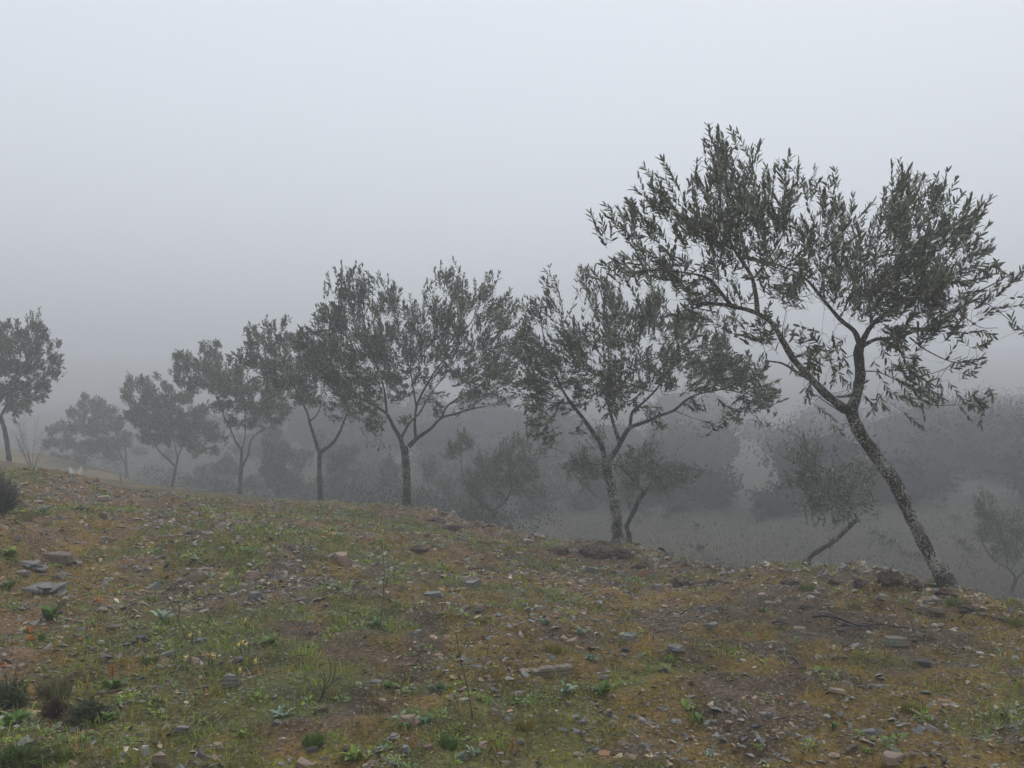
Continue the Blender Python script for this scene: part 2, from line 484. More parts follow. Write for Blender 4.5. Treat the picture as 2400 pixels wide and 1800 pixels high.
def tube(path, sides, rough=0.0, seed=0, cap=True):
    """verts, quads, tris of a tapering tube along rows (x, y, z, r)"""
    n = len(path)
    P = path[:, :3]; r = path[:, 3]
    T = np.gradient(P, axis=0); T /= np.linalg.norm(T, axis=1)[:, None] + 1e-9
    ref = np.array((0.3, 0.9, 0.1)); ref /= np.linalg.norm(ref)
    U = np.cross(T, ref); U /= np.linalg.norm(U, axis=1)[:, None] + 1e-9
    V = np.cross(T, U)
    a = np.arange(sides) / sides * 2 * math.pi
    ring = U[:, None] * np.cos(a)[None, :, None] + V[:, None] * np.sin(a)[None, :, None]
    rr = np.repeat(r[:, None], sides, 1)
    if rough:
        s = np.concatenate([[0], np.cumsum(np.linalg.norm(np.diff(P, axis=0), axis=1))])
        S, A = np.meshgrid(s, a, indexing='ij')
        f = fbm(S * 1.0 + seed * 3.1, np.cos(A) * 0.12 + np.sin(A) * 0.31, 0.16, seed, 3) - 0.5
        g = fbm(S * 1.0 + seed * 5.7, np.sin(A) * 0.1 - np.cos(A) * 0.07, 0.05, seed + 9, 2) - 0.5
        rr = rr * (1 + rough * (1.5 * f + 0.7 * g))
    V3 = (P[:, None] + ring * rr[:, :, None]).reshape(-1, 3)
    i = np.arange(n - 1)[:, None] * sides; j = np.arange(sides)[None]; k = (j + 1) % sides
    q = np.stack([i + j, i + k, i + sides + k, i + sides + j], axis=2).reshape(-1, 4)
    tri = np.zeros((0, 3), dtype=int)
    if cap:
        V3 = np.vstack([V3, P[-1] + T[-1] * r[-1]])
        b = (n - 1) * sides
        tri = np.stack([b + np.arange(sides), b + (np.arange(sides) + 1) % sides, np.full(sides, len(V3) - 1)], axis=1)
    return V3, q, tri

def join(parts):
    vs, qs, ts, o = [], [], [], 0
    for v, q, t in parts:
        vs.append(v); qs.append(q + o); ts.append(t + o); o += len(v)
    return np.vstack(vs), np.vstack(qs), np.vstack(ts)

def leaves(base, axis_, up, L, W, col, fold=0.25, bend=0.12, detail=True):
    """many leaf blades at once; all arguments are (n, 3) or (n,)"""
    n = len(base)
    a = axis_ / (np.linalg.norm(axis_, axis=1)[:, None] + 1e-9)
    s = np.cross(a, up); s /= np.linalg.norm(s, axis=1)[:, None] + 1e-9
    u = np.cross(s, a)
    L = L[:, None]; W = W[:, None]
    tip = base + a * L - u * L * bend
    mid = base + a * L * 0.48 + u * L * 0.02
    l = mid + s * W * 0.5 + u * W * fold; r = mid - s * W * 0.5 + u * W * fold
    if detail:       # a lens-shaped blade
        q1 = base + a * L * 0.26 + u * L * 0.02; q2 = base + a * L * 0.70 - u * L * bend * 0.4
        V3 = np.stack([base, q1 - s * W * 0.44, q2 - s * W * 0.42 + u * W * fold * .3, tip, q2 + s * W * 0.42 + u * W * fold * .3, q1 + s * W * 0.44], axis=1).reshape(-1, 3)
        o = np.arange(n)[:, None] * 6
        f = np.concatenate([o + np.array(t)[None] for t in ((0, 1, 5), (1, 2, 4), (1, 4, 5), (2, 3, 4))])
        c = np.repeat(col, 6, axis=0)
    else:
        V3 = np.stack([base, r, tip, l], axis=1).reshape(-1, 3)
        o = np.arange(n)[:, None] * 4
        f = np.concatenate([o + np.array(t)[None] for t in ((0, 1, 2), (0, 2, 3))])
        c = np.repeat(col, 4, axis=0)
    return V3, f, c

TRI = []
DENS = 215.0
def olive_tree(label, view, Y, trunk, limbs, blobs, r_base, dens=1.0, leaf=0.068, pair=0.026, seed=1, lichen=0.0,
               depth=0.75, detail=True, droop=0.0, group='olive trees of the grove', name='olive_tree', sh_len=(0.15, 0.30), extra_up=0.0, wid=(0.21, 0.31)):
    """trunk: [(x, y)], limbs: [(points, r0, r1, depth shift of the far end)], blobs: [(x, y, rx, ry[, weight])] in view pixels"""
    rg = np.random.default_rng(seed)
    sc = VIEW[view][0]
    mpp = Y / FOC / sc                       # metres for one pixel of this view
    def w3(x, y, dy=0.0):
        px, py = vpx(view, x, y)
        return np.array(ray(px, py, Y + dy))
    tp = [w3(x, y) for x, y in trunk]
    base = tp[0].copy()
    gz0 = H(base[0], base[1])
    while len(tp) > 2 and tp[1][2] < gz0 + 0.05: tp.pop(0)
    dirn = tp[0] - tp[1]; dirn = dirn / max(abs(dirn[2]), 1e-3); dirn[2] = -1.0
    gap = tp[0][2] - H(tp[0][0], tp[0][1])
    if gap > 0.45: dirn = dirn * np.array((0.3, 0.3, 1.0))
    foot_pt = tp[0] + dirn * gap
    foot_pt[2] = H(foot_pt[0], foot_pt[1])
    if gap > 0.04: tp.insert(0, foot_pt)
    else: tp[0] = foot_pt
    tp.insert(0, foot_pt + dirn * np.array((0.5, 0.5, 1.0)) * 0.12)
    org = tp[1].copy()
    n = len(tp)
    rad = [r_base * (1.6 if i == 0 else 1.3 if i == 1 else 1.0 - 0.22 * i / n) for i in range(n)]
    tpath = catmull([np.append(p, r) for p, r in zip(tp, rad)], 0.05)
    root = empty(name, tuple(org))
    tag(root, label, 'tree', group)
    inv = -org
    def to_mesh(nm, path, sides, rough, sd):
        v, q, t = tube(path, sides, rough, sd)
        lo = np.clip(1.1 - (v[:, 2] - org[2]) * 0.45, 0, 1)
        c = np.zeros((len(v), 3)); c[:] = (lichen + 0.05 * lo)[:, None]
        return mesh_obj(nm, np_mesh(nm, v + inv, [q, t], M['bark'], c, smooth=True), root)
    to_mesh('trunk', tpath, 16 if detail else 8, 0.38, seed)
    # limbs: remember the depth of earlier wood so that a side limb leaves its parent where it should
    wood_px = [np.array(vpx(view, *trunk[-1]))]; wood_dy = [0.0]
    nodes = [tpath[int(len(tpath) * 0.72):]]
    for k, (pts, r0, r1, dy1) in enumerate(limbs):
        pp = np.array([vpx(view, x, y) for x, y in pts])
        dd = np.linalg.norm(np.array(wood_px) - pp[0], axis=1)
        dy0 = wood_dy[int(np.argmin(dd))]
        m = len(pts)
        f = np.linspace(0, 1, m)
        wob = np.concatenate([[0], np.cumsum(rg.normal(0, 0.03, m - 1))])
        dys = dy0 + (dy1) * f ** 1.2 + wob
        path = [np.append(w3(x, y, dy), 0.88 * (r0 + (r1 - r0) * t ** 0.7)) for (x, y), dy, t in zip(pts, dys, f)]
        path = catmull(path, 0.05)
        to_mesh('limb', path, 10 if detail else 6, 0.3, seed + 17 * k + 5)
        nodes.append(path)
        fine = np.linspace(0, m - 1, m * 4)
        for q in fine:
            i = min(int(q), m - 2); t = q - i
            wood_px.append(pp[i] * (1 - t) + pp[i + 1] * t); wood_dy.append(dys[i] * (1 - t) + dys[i + 1] * t)
    nodes = np.vstack(nodes)
    # shoots
    B = np.array([(b[0], b[1], b[2], b[3], b[4] if len(b) > 4 else 1.0) for b in blobs], dtype=float)
    cx = (B[:, 0].min() + B[:, 0].max()) / 2; cyy = (B[:, 1].min() + B[:, 1].max()) / 2
    hx = (B[:, 0].max() - B[:, 0].min()) / 2 + 60; hy = (B[:, 1].max() - B[:, 1].min()) / 2 + 60
    half = depth * hx * mpp
    tips, upv, spr, n_spr = [], [], [], 0
    for bx, by, rx, ry, wt in B:
        area = math.pi * rx * ry * mpp * mpp
        cnt = max(2, int(round(area * DENS * dens * wt)))
        rn = min(0.97, math.hypot((bx - cx) / hx, (by - cyy) / hy))
        dzmax = half * math.sqrt(1 - rn * rn)
        a = rg.uniform(0, 2 * math.pi, cnt); q = np.sqrt(rg.uniform(0, 1, cnt))
        x = bx + 0.9 * rx * q * np.cos(a); y = by + 0.9 * ry * q * np.sin(a) + 0.05 / mpp
        # leaf clumps sit on a few separate depths, not in an even fog
        lay = rg.uniform(-1, 1, 3)
        dy = dzmax * np.clip(rg.choice(lay, cnt) + rg.normal(0, 0.16, cnt), -1, 1)
        # shoots gather in sprays with open air between them
        ns_ = max(1, int(round(cnt / 5.5)))
        pick = np.concatenate([np.arange(ns_), rg.integers(0, ns_, cnt - ns_)])
        sg_ = 0.075 / mpp
        x = x[pick] + rg.normal(0, sg_, cnt); y = y[pick] + rg.normal(0, sg_, cnt); dy = dy[pick] + rg.normal(0, 0.075, cnt)
        for i in range(cnt):
            tips.append(w3(x[i], y[i], dy[i]))
        spr.append(pick + n_spr); n_spr += ns_
        rel = (cyy + hy - y) / (2 * hy)
        upv.append(rel)
    tips = np.array(tips); rel = np.concatenate(upv)
    ns = len(tips)
    cc = w3(cx, cyy + 0.35 * hy)
    outw = tips - cc; outw /= np.linalg.norm(outw, axis=1)[:, None] + 1e-6
    upc = np.clip(-0.55 + 2.1 * rel + extra_up, -0.55, 1.05)[:, None] - droop
    d = 0.75 * outw + np.array((0, 0, 1.0)) * upc + rg.normal(0, 0.32, (ns, 3)) + rg.normal(0, 0.36, (n_spr, 3))[np.concatenate(spr)]
    d /= np.linalg.norm(d, axis=1)[:, None]
    sl = rg.uniform(sh_len[0], sh_len[1], ns)
    foot = tips - d * sl[:, None]
    # twigs: every shoot foot is tied to the nearest wood that grows towards it
    cap = len(nodes) + ns * 4 + 10
    NP = np.zeros((cap, 3)); NR = np.zeros(cap); nn = len(nodes)
    NP[:nn] = nodes[:, :3]; NR[:nn] = nodes[:, 3]
    d0 = np.array([np.min(np.sum((nodes[:, :3] - f) ** 2, axis=1)) for f in foot])
    order = np.argsort(d0)
    tw = []
    for i in order:
        f = foot[i]
        v = f - NP[:nn]
        dist = np.sqrt(np.sum(v * v, axis=1)) + 1e-6
        cost = dist * (1.25 - 0.45 * (v @ d[i]) / dist)
        j = int(np.argmin(cost)); p = NP[j]; L = dist[j]
        r0 = min(NR[j] * 0.75, 0.0022 + 0.0065 * L + 0.001)
        mid = p + (f - p) * 0.5 - d[i] * L * 0.12 + np.array((0, 0, -0.06 * L)) + rg.normal(0, 0.05 * L, 3)
        path = [np.append(p, r0), np.append(mid, r0 * 0.75), np.append(f, max(r0 * 0.55, 0.0018)), np.append(tips[i], 0.0012)]
        m1 = 0.25 * p + 0.5 * mid + 0.25 * f
        path[1][:3] = m1
        tw.append(np.array(path))
        NP[nn] = m1; NR[nn] = r0 * 0.75; nn += 1
        NP[nn] = f; NR[nn] = max(r0 * 0.55, 0.0018); nn += 1
    tv = join([tube(p, 3, 0, 0, False) for p in tw])
    # leaves in opposite pairs along each shoot
    bs, ax, un = [], [], []
    for i in range(ns):
        k = max(3, int(sl[i] / pair))
        t = np.linspace(0.12, 1.0, k)
        P = foot[i] + (tips[i] - foot[i]) * t[:, None]
        side = np.cross(d[i], rg.normal(0, 1, 3)); side /= np.linalg.norm(side) + 1e-9
        oth = np.cross(d[i], side)
        for q in range(k):
            s_ = side if q % 2 == 0 else oth
            op = 0.50 + 0.40 * (1 - t[q]) + rg.normal(0, 0.12)
            for sg in (1, -1):
                if rg.random() < 0.12: continue
                bs.append(P[q]); ax.append(d[i] + s_ * sg * op + rg.normal(0, 0.13, 3) + np.array((0, 0, -0.03)))
                un.append(d[i] - s_ * sg * 0.6 + rg.normal(0, 0.2, 3))
        bs.append(tips[i]); ax.append(d[i] + rg.normal(0, 0.15, 3)); un.append(rg.normal(0, 1, 3))
    bs = np.array(bs); ax = np.array(ax); un = np.array(un)
    nl = len(bs)
    L = leaf * rg.uniform(0.65, 1.2, nl); W = L * rg.uniform(*wid, nl)
    g = rg.random(nl)[:, None]
    dark = np.array((0.070, 0.077, 0.044)); mid_ = np.array((0.125, 0.132, 0.076)); pale = np.array((0.26, 0.265, 0.195)); brown = np.array((0.085, 0.07, 0.04))
    col = np.where(g < 0.5, dark, np.where(g < 0.80, mid_, np.where(g < 0.965, pale, brown))) * rg.uniform(0.75, 1.25, (nl, 1))
    lv, lf, lc = leaves(bs, ax, un, L, W, col, detail=detail)
    crown = mesh_obj('crown', np_mesh('crown', lv + inv, [lf], M['leaf'], lc), root)
    crown['kind'] = 'stuff'
    mesh_obj('twigs', np_mesh('twigs', tv[0] + inv, [tv[1]], M['twig']), crown)['kind'] = 'stuff'
    TRI.append((label[:34], ns, nl, lf.shape[0] + 2 * tv[1].shape[0], np.round(org, 2)))
    return root

# --- the row on the terrace edge, nearest first
olive_tree('tall leaning olive, nearest of the row, on a lichen-spotted trunk', 1, 8.0,
    [(1827, 2356), (1729, 2195), (1639, 2008), (1549, 1828), (1459, 1700), (1369, 1565), (1332, 1470)],
    [([(1325, 1480), (1230, 1412), (1150, 1330), (1060, 1230), (1000, 1130), (950, 1050), (870, 1000), (760, 970), (650, 955), (560, 960)], .050, .014, -0.35),
     ([(1335, 1490), (1365, 1400), (1382, 1300), (1372, 1200), (1388, 1150)], .062, .048, 0.05),
     ([(880, 1000), (872, 900), (850, 820), (800, 740), (765, 685), (740, 620), (710, 520), (692, 400), (690, 250)], .028, .006, 0.35),
     ([(760, 975), (690, 885), (640, 835), (580, 815), (480, 800), (340, 795)], .022, .006, -0.5),
     ([(765, 690), (650, 640), (540, 560), (430, 470), (390, 400)], .015, .005, -0.4),
     ([(1150, 1330), (1080, 1295), (1010, 1250), (930, 1235)], .022, .008, 0.4),
     ([(1380, 1160), (1350, 1090), (1280, 1030), (1205, 940), (1140, 860), (1080, 810), (960, 762), (840, 745)], .034, .007, 0.6),
     ([(1385, 1155), (1440, 1060), (1540, 975), (1560, 880), (1585, 740), (1605, 560), (1620, 400), (1615, 300)], .034, .006, 0.25),
     ([(1385, 1165), (1460, 1130), (1550, 1125), (1650, 1090), (1760, 1050), (1860, 990), (1960, 900), (2050, 850), (2130, 800)], .026, .004, -0.3),
     ([(1620, 1120), (1700, 1182), (1830, 1240), (1950, 1238)], .010, .004, -0.1),
     ([(1440, 1065), (1425, 960), (1400, 820), (1430, 660), (1470, 520)], .020, .006, 0.7),
     ([(1540, 975), (1650, 900), (1760, 800), (1850, 680), (1930, 560)], .018, .005, -0.6),
     ([(1205, 945), (1200, 840), (1180, 700), (1190, 500)], .014, .004, 0.5),
     ([(1385, 1290), (1450, 1285), (1540, 1320), (1650, 1390)], .010, .004, -0.3),
     ([(1640, 1320), (1750, 1290), (1840, 1250)], .005, .003, 0.1),
     ([(1650, 1400), (1730, 1450), (1900, 1447)], .006, .003, 0.0),
     ([(1860, 1000), (1960, 1070), (2050, 1075)], .006, .003, 0.1),
     ([(1960, 930), (2060, 1000), (2110, 1040)], .005, .003, 0.0),
     ([(1300, 1490), (1220, 1440), (1160, 1400), (1105, 1410)], .008, .003, -0.2),
     ([(870, 830), (960, 700), (1030, 560), (1050, 380)], .012, .004, -0.2)],
    [(692, 130, 35, 60, 1.3), (690, 190, 50, 60, 1.3), (690, 290, 120, 90, 1.1), (690, 400, 170, 100), (760, 260, 70, 50), (860, 230, 30, 50), (410, 360, 80, 70), (345, 340, 30, 40),
     (270, 430, 60, 60), (200, 520, 75, 50), (320, 560, 100, 60), (500, 560, 100, 70), (700, 540, 170, 90), (930, 290, 45, 40), (1030, 280, 28, 50, .8), (1085, 280, 22, 50, .8),
     (1000, 380, 90, 60), (1190, 430, 70, 85, 1.3), (1265, 510, 45, 60, 1.3), (1240, 620, 70, 60, 1.1), (1260, 720, 70, 60, 1.0), (960, 500, 120, 70), (850, 470, 110, 80), (190, 690, 80, 30), (300, 730, 110, 50), (470, 720, 110, 70),
     (640, 690, 100, 70), (540, 830, 100, 45), (250, 795, 70, 30), (700, 900, 100, 60, .6), (840, 830, 80, 80, .45), (960, 900, 90, 70, .7), (560, 930, 90, 50, .7), (800, 1050, 100, 50, .5),
     (1150, 620, 85, 50, 1.0), (1050, 720, 100, 50, 1.1), (1130, 800, 100, 60, .9), (1000, 970, 80, 60, .5), (1010, 600, 60, 40, .6), (860, 640, 90, 50, .9),
     (1610, 290, 45, 55, 1.13), (1660, 350, 70, 50, 1.03), (1790, 350, 28, 35, 0.94), (1355, 430, 26, 30, 0.94), (1440, 470, 65, 40, 0.94), (1560, 440, 110, 70, 1.03), (1720, 420, 100, 70, 1.03), (1850, 440, 45, 30, 0.94),
     (1980, 490, 55, 40, 0.94), (1900, 550, 100, 60, 0.94), (1700, 540, 160, 80, 1.03), (1500, 550, 120, 70, 1.03), (1390, 640, 110, 70, 0.94), (1580, 670, 160, 80, 1.13), (1780, 670, 140, 80, 1.03), (1940, 640, 90, 60, 0.94),
     (2030, 740, 45, 45, 0.94), (1340, 760, 100, 60, 0.94), (1490, 790, 140, 80, 1.13), (1680, 800, 160, 80, 1.13), (1860, 790, 120, 70, 0.94), (1420, 900, 110, 60, 0.94), (1590, 910, 140, 70, 1.03), (1760, 920, 110, 60, 0.94),
     (1890, 880, 70, 50, 0.94), (1840, 990, 80, 45, 0.74), (1650, 1020, 110, 50, 0.94), (2130, 800, 45, 28), (2150, 910, 28, 30), (2015, 840, 35, 25), (1990, 930, 40, 28), (2115, 1050, 26, 16, 1.2),
     (2050, 1080, 22, 18, 1.2), (1550, 1150, 90, 45, .8), (1620, 1240, 80, 45, .8), (1670, 1320, 80, 50), (1780, 1390, 45, 35, 1.2), (1690, 1420, 60, 35), (1660, 1475, 30, 18), (1940, 1420, 45, 38, 1.3),
     (1980, 1230, 32, 35, 1.3), (1880, 1080, 55, 25, .8), (1480, 1435, 32, 32, 1.2), (1300, 1260, 50, 40, .7), (1280, 1330, 50, 30, .6), (1120, 1140, 70, 30), (1130, 1220, 50, 25),
     (1200, 1120, 40, 20), (1175, 1400, 25, 18), (1280, 1540, 28, 25), (1110, 1350, 28, 14), (1410, 1330, 25, 30, .6), (1040, 1060, 60, 30, .5)],
    .067, dens=1.25, seed=3, lichen=0.085, leaf=0.080, depth=0.62)

olive_tree('spreading olive, second of the row, on a mound with a dark lichened trunk', 2, 12.4,
    [(668, 1520), (655, 1400), (645, 1300), (625, 1190), (605, 1110), (597, 1050)],
    [([(592, 1055), (570, 970), (520, 900), (470, 830), (420, 768), (370, 690), (330, 600), (285, 470), (260, 330)], .052, .008, -0.4),
     ([(610, 1060), (650, 1010), (682, 950), (722, 890), (790, 865), (870, 830), (950, 800), (1010, 750), (1080, 715), (1200, 690), (1320, 650)], .054, .008, -0.3),
     ([(668, 970), (640, 880), (615, 790), (600, 680), (612, 560), (605, 420), (590, 270), (560, 150)], .036, .006, 0.3),
     ([(722, 890), (735, 810), (790, 760), (860, 690), (905, 620), (960, 520), (960, 400), (880, 250)], .030, .006, 0.7),
     ([(950, 800), (1050, 840), (1160, 870)], .008, .003, -0.2),
     ([(420, 768), (340, 760), (270, 800), (250, 880)], .012, .004, -0.5),
     ([(1080, 715), (1180, 600), (1220, 480), (1180, 380)], .014, .005, 0.5),
     ([(960, 520), (1040, 430), (1080, 360)], .012, .005, 0.3),
     ([(612, 560), (500, 430), (430, 350)], .014, .005, -0.4),
     ([(370, 690), (260, 600), (190, 500)], .012, .005, 0.6),
     ([(1200, 690), (1350, 720), (1460, 760)], .010, .004, 0.1)],
    [(490, 75, 22, 45, 1.2), (550, 130, 55, 55, 1.2), (620, 160, 60, 55, 1.2), (287, 115, 18, 50, 1.1), (208, 195, 16, 40, 1.1), (290, 210, 45, 45), (240, 300, 80, 45, 1.1), (415, 325, 45, 40),
     (475, 205, 15, 30), (600, 250, 95, 70, 1.1), (760, 250, 90, 60), (850, 190, 60, 75), (900, 310, 110, 70), (1040, 350, 100, 70), (1150, 420, 105, 60), (1210, 345, 40, 35), (400, 410, 95, 65, 1.1),
     (225, 420, 95, 65, 1.1), (560, 390, 105, 65, 1.1), (700, 390, 90, 65, .8), (180, 520, 85, 60), (330, 530, 100, 65, 1.1), (470, 520, 90, 60, 1.1), (620, 550, 100, 65), (770, 530, 100, 65, .8), (900, 490, 90, 65, .8),
     (1030, 550, 95, 70, 1.1), (1180, 550, 120, 75, 1.2), (1320, 560, 90, 55, 1.1), (195, 650, 75, 55, 1.1), (300, 640, 80, 55), (430, 640, 80, 55), (560, 670, 80, 55), (720, 660, 90, 55), (870, 620, 80, 45, .8),
     (1090, 640, 90, 45), (1290, 650, 100, 50, 1.1), (1420, 660, 65, 50), (1350, 735, 80, 35, 1.1), (1470, 755, 35, 35, 1.1), (1395, 825, 26, 16), (1250, 790, 50, 32), (1185, 870, 28, 26),
     (1100, 760, 55, 25, .8), (190, 750, 55, 50, 1.1), (230, 830, 55, 30, 1.1), (268, 910, 42, 35, 1.1), (300, 955, 25, 14), (330, 775, 45, 40), (440, 895, 20, 20), (660, 765, 65, 35), (850, 845, 40, 18, .8),
     (900, 868, 25, 12), (810, 790, 60, 30, .6), (470, 730, 60, 40, .8)],
    .082, dens=1.45, seed=5, lichen=0.075, leaf=0.092, pair=0.032, depth=0.6, sh_len=(.12, .25), wid=(.23, .34))

olive_tree('wide olive forking low into four limbs, third of the row', 3, 15.9,
    [(674, 1440), (670, 1350), (670, 1250), (664, 1160), (660, 1105)],
    [([(652, 1115), (635, 1050), (600, 990), (567, 930), (510, 890), (450, 860), (390, 835)], .058, .012, -0.5),
     ([(567, 935), (560, 850), (548, 780), (490, 600), (450, 450), (420, 300)], .030, .006, 0.3),
     ([(640, 1060), (660, 1020), (690, 970), (740, 920), (790, 830), (860, 740), (930, 640)], .034, .008, 0.7),
     ([(680, 1100), (730, 1050), (790, 1010), (850, 950), (920, 930), (1000, 905), (1080, 890)], .052, .010, -0.2),
     ([(718, 1060), (713, 960), (728, 870), (780, 770), (830, 690), (900, 610), (940, 520), (930, 350), (920, 240)], .036, .006, -0.2),
     ([(722, 900), (705, 800), (690, 680), (692, 500), (702, 370)], .022, .005, 0.4),
     ([(850, 952), (880, 890), (950, 840), (1050, 780), (1120, 700), (1160, 560)], .026, .006, 0.3),
     ([(1000, 905), (1050, 860), (1150, 810)], .012, .005, -0.3),
     ([(940, 530), (1020, 430), (1070, 300)], .014, .005, 0.4),
     ([(490, 610), (400, 520), (320, 420), (330, 260)], .016, .005, -0.4),
     ([(450, 860), (340, 760), (240, 640)], .016, .006, 0.4)],
    [(258, 243, 25, 14), (330, 205, 40, 32), (400, 185, 28, 32), (350, 270, 65, 45), (460, 235, 45, 38), (542, 215, 18, 30), (440, 310, 80, 45), (280, 365, 45, 30), (200, 425, 35, 28), (330, 410, 110, 55, 1.1),
     (480, 390, 65, 45), (570, 330, 45, 45), (608, 285, 28, 38, 1.1), (620, 380, 40, 32), (706, 330, 26, 38, 1.1), (700, 430, 40, 45), (800, 305, 18, 45, 1.1), (790, 380, 50, 40), (850, 225, 28, 38),
     (922, 195, 30, 48, 1.1), (920, 280, 65, 55, 1.1), (980, 350, 45, 55), (890, 390, 85, 50), (1075, 245, 28, 40), (1097, 205, 14, 25), (1050, 320, 45, 45), (1172, 300, 20, 35), (1225, 350, 30, 26),
     (1150, 370, 55, 40), (1100, 430, 85, 50, .8), (1180, 450, 55, 40), (150, 510, 65, 50, 1.1), (300, 510, 105, 60, 1.2), (450, 510, 95, 60, 1.2), (590, 500, 85, 60, 1.1), (730, 510, 75, 60), (850, 490, 75, 50),
     (980, 500, 70, 50, .8), (1100, 530, 80, 50, .8), (1200, 550, 60, 50), (230, 620, 95, 60, 1.2), (380, 620, 95, 60, 1.2), (530, 620, 85, 60, 1.2), (680, 610, 80, 50), (820, 590, 80, 50, .9), (950, 610, 80, 50, .8),
     (1080, 630, 80, 50), (1180, 640, 60, 50), (300, 720, 95, 50, 1.2), (450, 720, 85, 50, 1.2), (600, 720, 80, 50, 1.1), (740, 720, 60, 40, .8), (880, 710, 70, 40, .8), (1000, 710, 70, 40), (1120, 710, 70, 40),
     (1200, 730, 50, 40), (380, 810, 75, 32, 1.1), (500, 810, 65, 32), (640, 815, 50, 40), (820, 850, 45, 38, .6), (1000, 800, 75, 38, .9), (1100, 785, 70, 30), (1180, 830, 35, 28), (950, 860, 45, 28, .8),
     (480, 930, 45, 38), (500, 990, 28, 36), (540, 1078, 16, 14, 1.2), (665, 960, 28, 28, .6), (820, 930, 16, 18), (430, 880, 45, 30)],
    .082, dens=1.45, seed=8, lichen=0.02, leaf=0.098, pair=0.034, depth=0.55, sh_len=(.12, .25), wid=(.24, .36))

olive_tree('olive with a two-armed fork like a slingshot, fourth of the row', 4, 20.0,
    [(1848, 1310), (1842, 1200), (1840, 1080), (1842, 1010)],
    [([(1838, 1010), (1810, 920), (1785, 840), (1770, 780), (1740, 720), (1700, 640), (1650, 520), (1600, 400)], .055, .010, 0.3),
     ([(1785, 830), (1830, 785), (1847, 720), (1850, 600)], .025, .008, -0.4),
     ([(1850, 1005), (1920, 950), (1962, 880), (1992, 800), (2030, 720), (2060, 620)], .060, .012, -0.3),
     ([(1700, 640), (1600, 560), (1500, 450), (1480, 350)], .020, .007, -0.3)],
    [(1420, 298, 18, 10), (1470, 278, 35, 22), (1540, 288, 38, 28), (1630, 262, 18, 28), (1620, 325, 38, 30), (1480, 345, 55, 38), (1570, 395, 65, 40), (1440, 375, 28, 24), (1365, 445, 38, 32), (1450, 460, 65, 48),
     (1580, 490, 75, 50, 1.2), (1690, 390, 60, 50), (1700, 490, 70, 50, 1.2), (1790, 460, 70, 70, 1.2), (1640, 590, 75, 45, 1.2), (1750, 590, 75, 50, 1.2), (1860, 550, 70, 60, 1.1), (1560, 585, 65, 42), (1700, 670, 65, 32),
     (1820, 685, 55, 32, .8), (1905, 720, 35, 30, .8), (1925, 800, 32, 22, .8), (2000, 690, 50, 40), (2065, 780, 38, 30), (2140, 850, 35, 28), (2160, 905, 18, 18), (1960, 600, 70, 60), (1900, 440, 60, 50)],
    .068, dens=1.5, seed=11, lichen=-0.01, leaf=0.115, pair=0.040, sh_len=(.12, .24), wid=(.26, .38), depth=0.7, detail=False)

olive_tree('hazy olive with three thin upright limbs, fifth of the row', 4, 26.0,
    [(1380, 1285), (1384, 1180), (1390, 1090)],
    [([(1388, 1095), (1390, 1000), (1360, 950), (1330, 880), (1290, 800), (1250, 700), (1190, 540)], .055, .010, -0.3),
     ([(1390, 1005), (1410, 920), (1412, 820), (1400, 700), (1380, 580)], .032, .009, 0.4),
     ([(1395, 1090), (1430, 1020), (1442, 950), (1480, 900), (1560, 860), (1630, 810)], .045, .010, -0.2)],
    [(1180, 385, 20, 28), (1232, 385, 20, 28), (1220, 440, 48, 32), (1030, 455, 38, 30), (1100, 465, 38, 30), (1040, 515, 55, 32), (1160, 515, 65, 42), (1250, 515, 48, 40), (1015, 570, 45, 28),
     (1120, 590, 75, 42), (1240, 590, 75, 48, 1.1), (1350, 550, 75, 48), (1330, 650, 85, 50, 1.1), (1450, 630, 75, 48, 1.1), (1560, 670, 75, 42), (1280, 735, 65, 34), (1400, 730, 75, 42), (1520, 750, 75, 42), (1620, 750, 55, 42),
     (1350, 815, 60, 30, .8), (1470, 825, 75, 30, .9), (1590, 825, 45, 24, .8), (1298, 915, 12, 20)],
    .066, dens=1.5, seed=13, lichen=-0.02, leaf=0.125, pair=0.042, sh_len=(.12, .24), wid=(.28, .4), depth=0.7, detail=False)

olive_tree('dense dark hazy olive on a slim stem, sixth of the row', 4, 33.5,
    [(988, 1225), (1004, 1130), (1014, 1080)],
    [([(1008, 1088), (950, 1030), (910, 990), (870, 900), (830, 760)], .055, .012, -0.4),
     ([(1018, 1078), (1030, 1020), (1062, 950), (1110, 860), (1140, 760)], .055, .012, 0.3),
     ([(1022, 1040), (1005, 950), (985, 800), (940, 680)], .035, .012, 0.2)],
    [(733, 585, 22, 24), (760, 615, 32, 30), (820, 595, 38, 30), (893, 562, 10, 20), (860, 635, 55, 32), (960, 635, 38, 32), (740, 670, 48, 40), (840, 710, 75, 50, 1.2), (950, 720, 75, 50, 1.2), (1060, 670, 65, 50),
     (780, 790, 75, 60, 1.2), (900, 820, 75, 60, 1.3), (1020, 810, 75, 60, 1.3), (1130, 770, 65, 50, 1.1), (1180, 850, 65, 50, 1.1), (1080, 910, 75, 50, 1.2), (1215, 920, 48, 45), (950, 920, 65, 42, 1.1), (850, 900, 60, 42, 1.1),
     (1130, 990, 48, 32), (1225, 990, 28, 24)],
    .075, dens=1.2, seed=17, lichen=-0.03, leaf=0.14, pair=0.045, sh_len=(.12, .24), wid=(.3, .42), depth=0.8, detail=False)

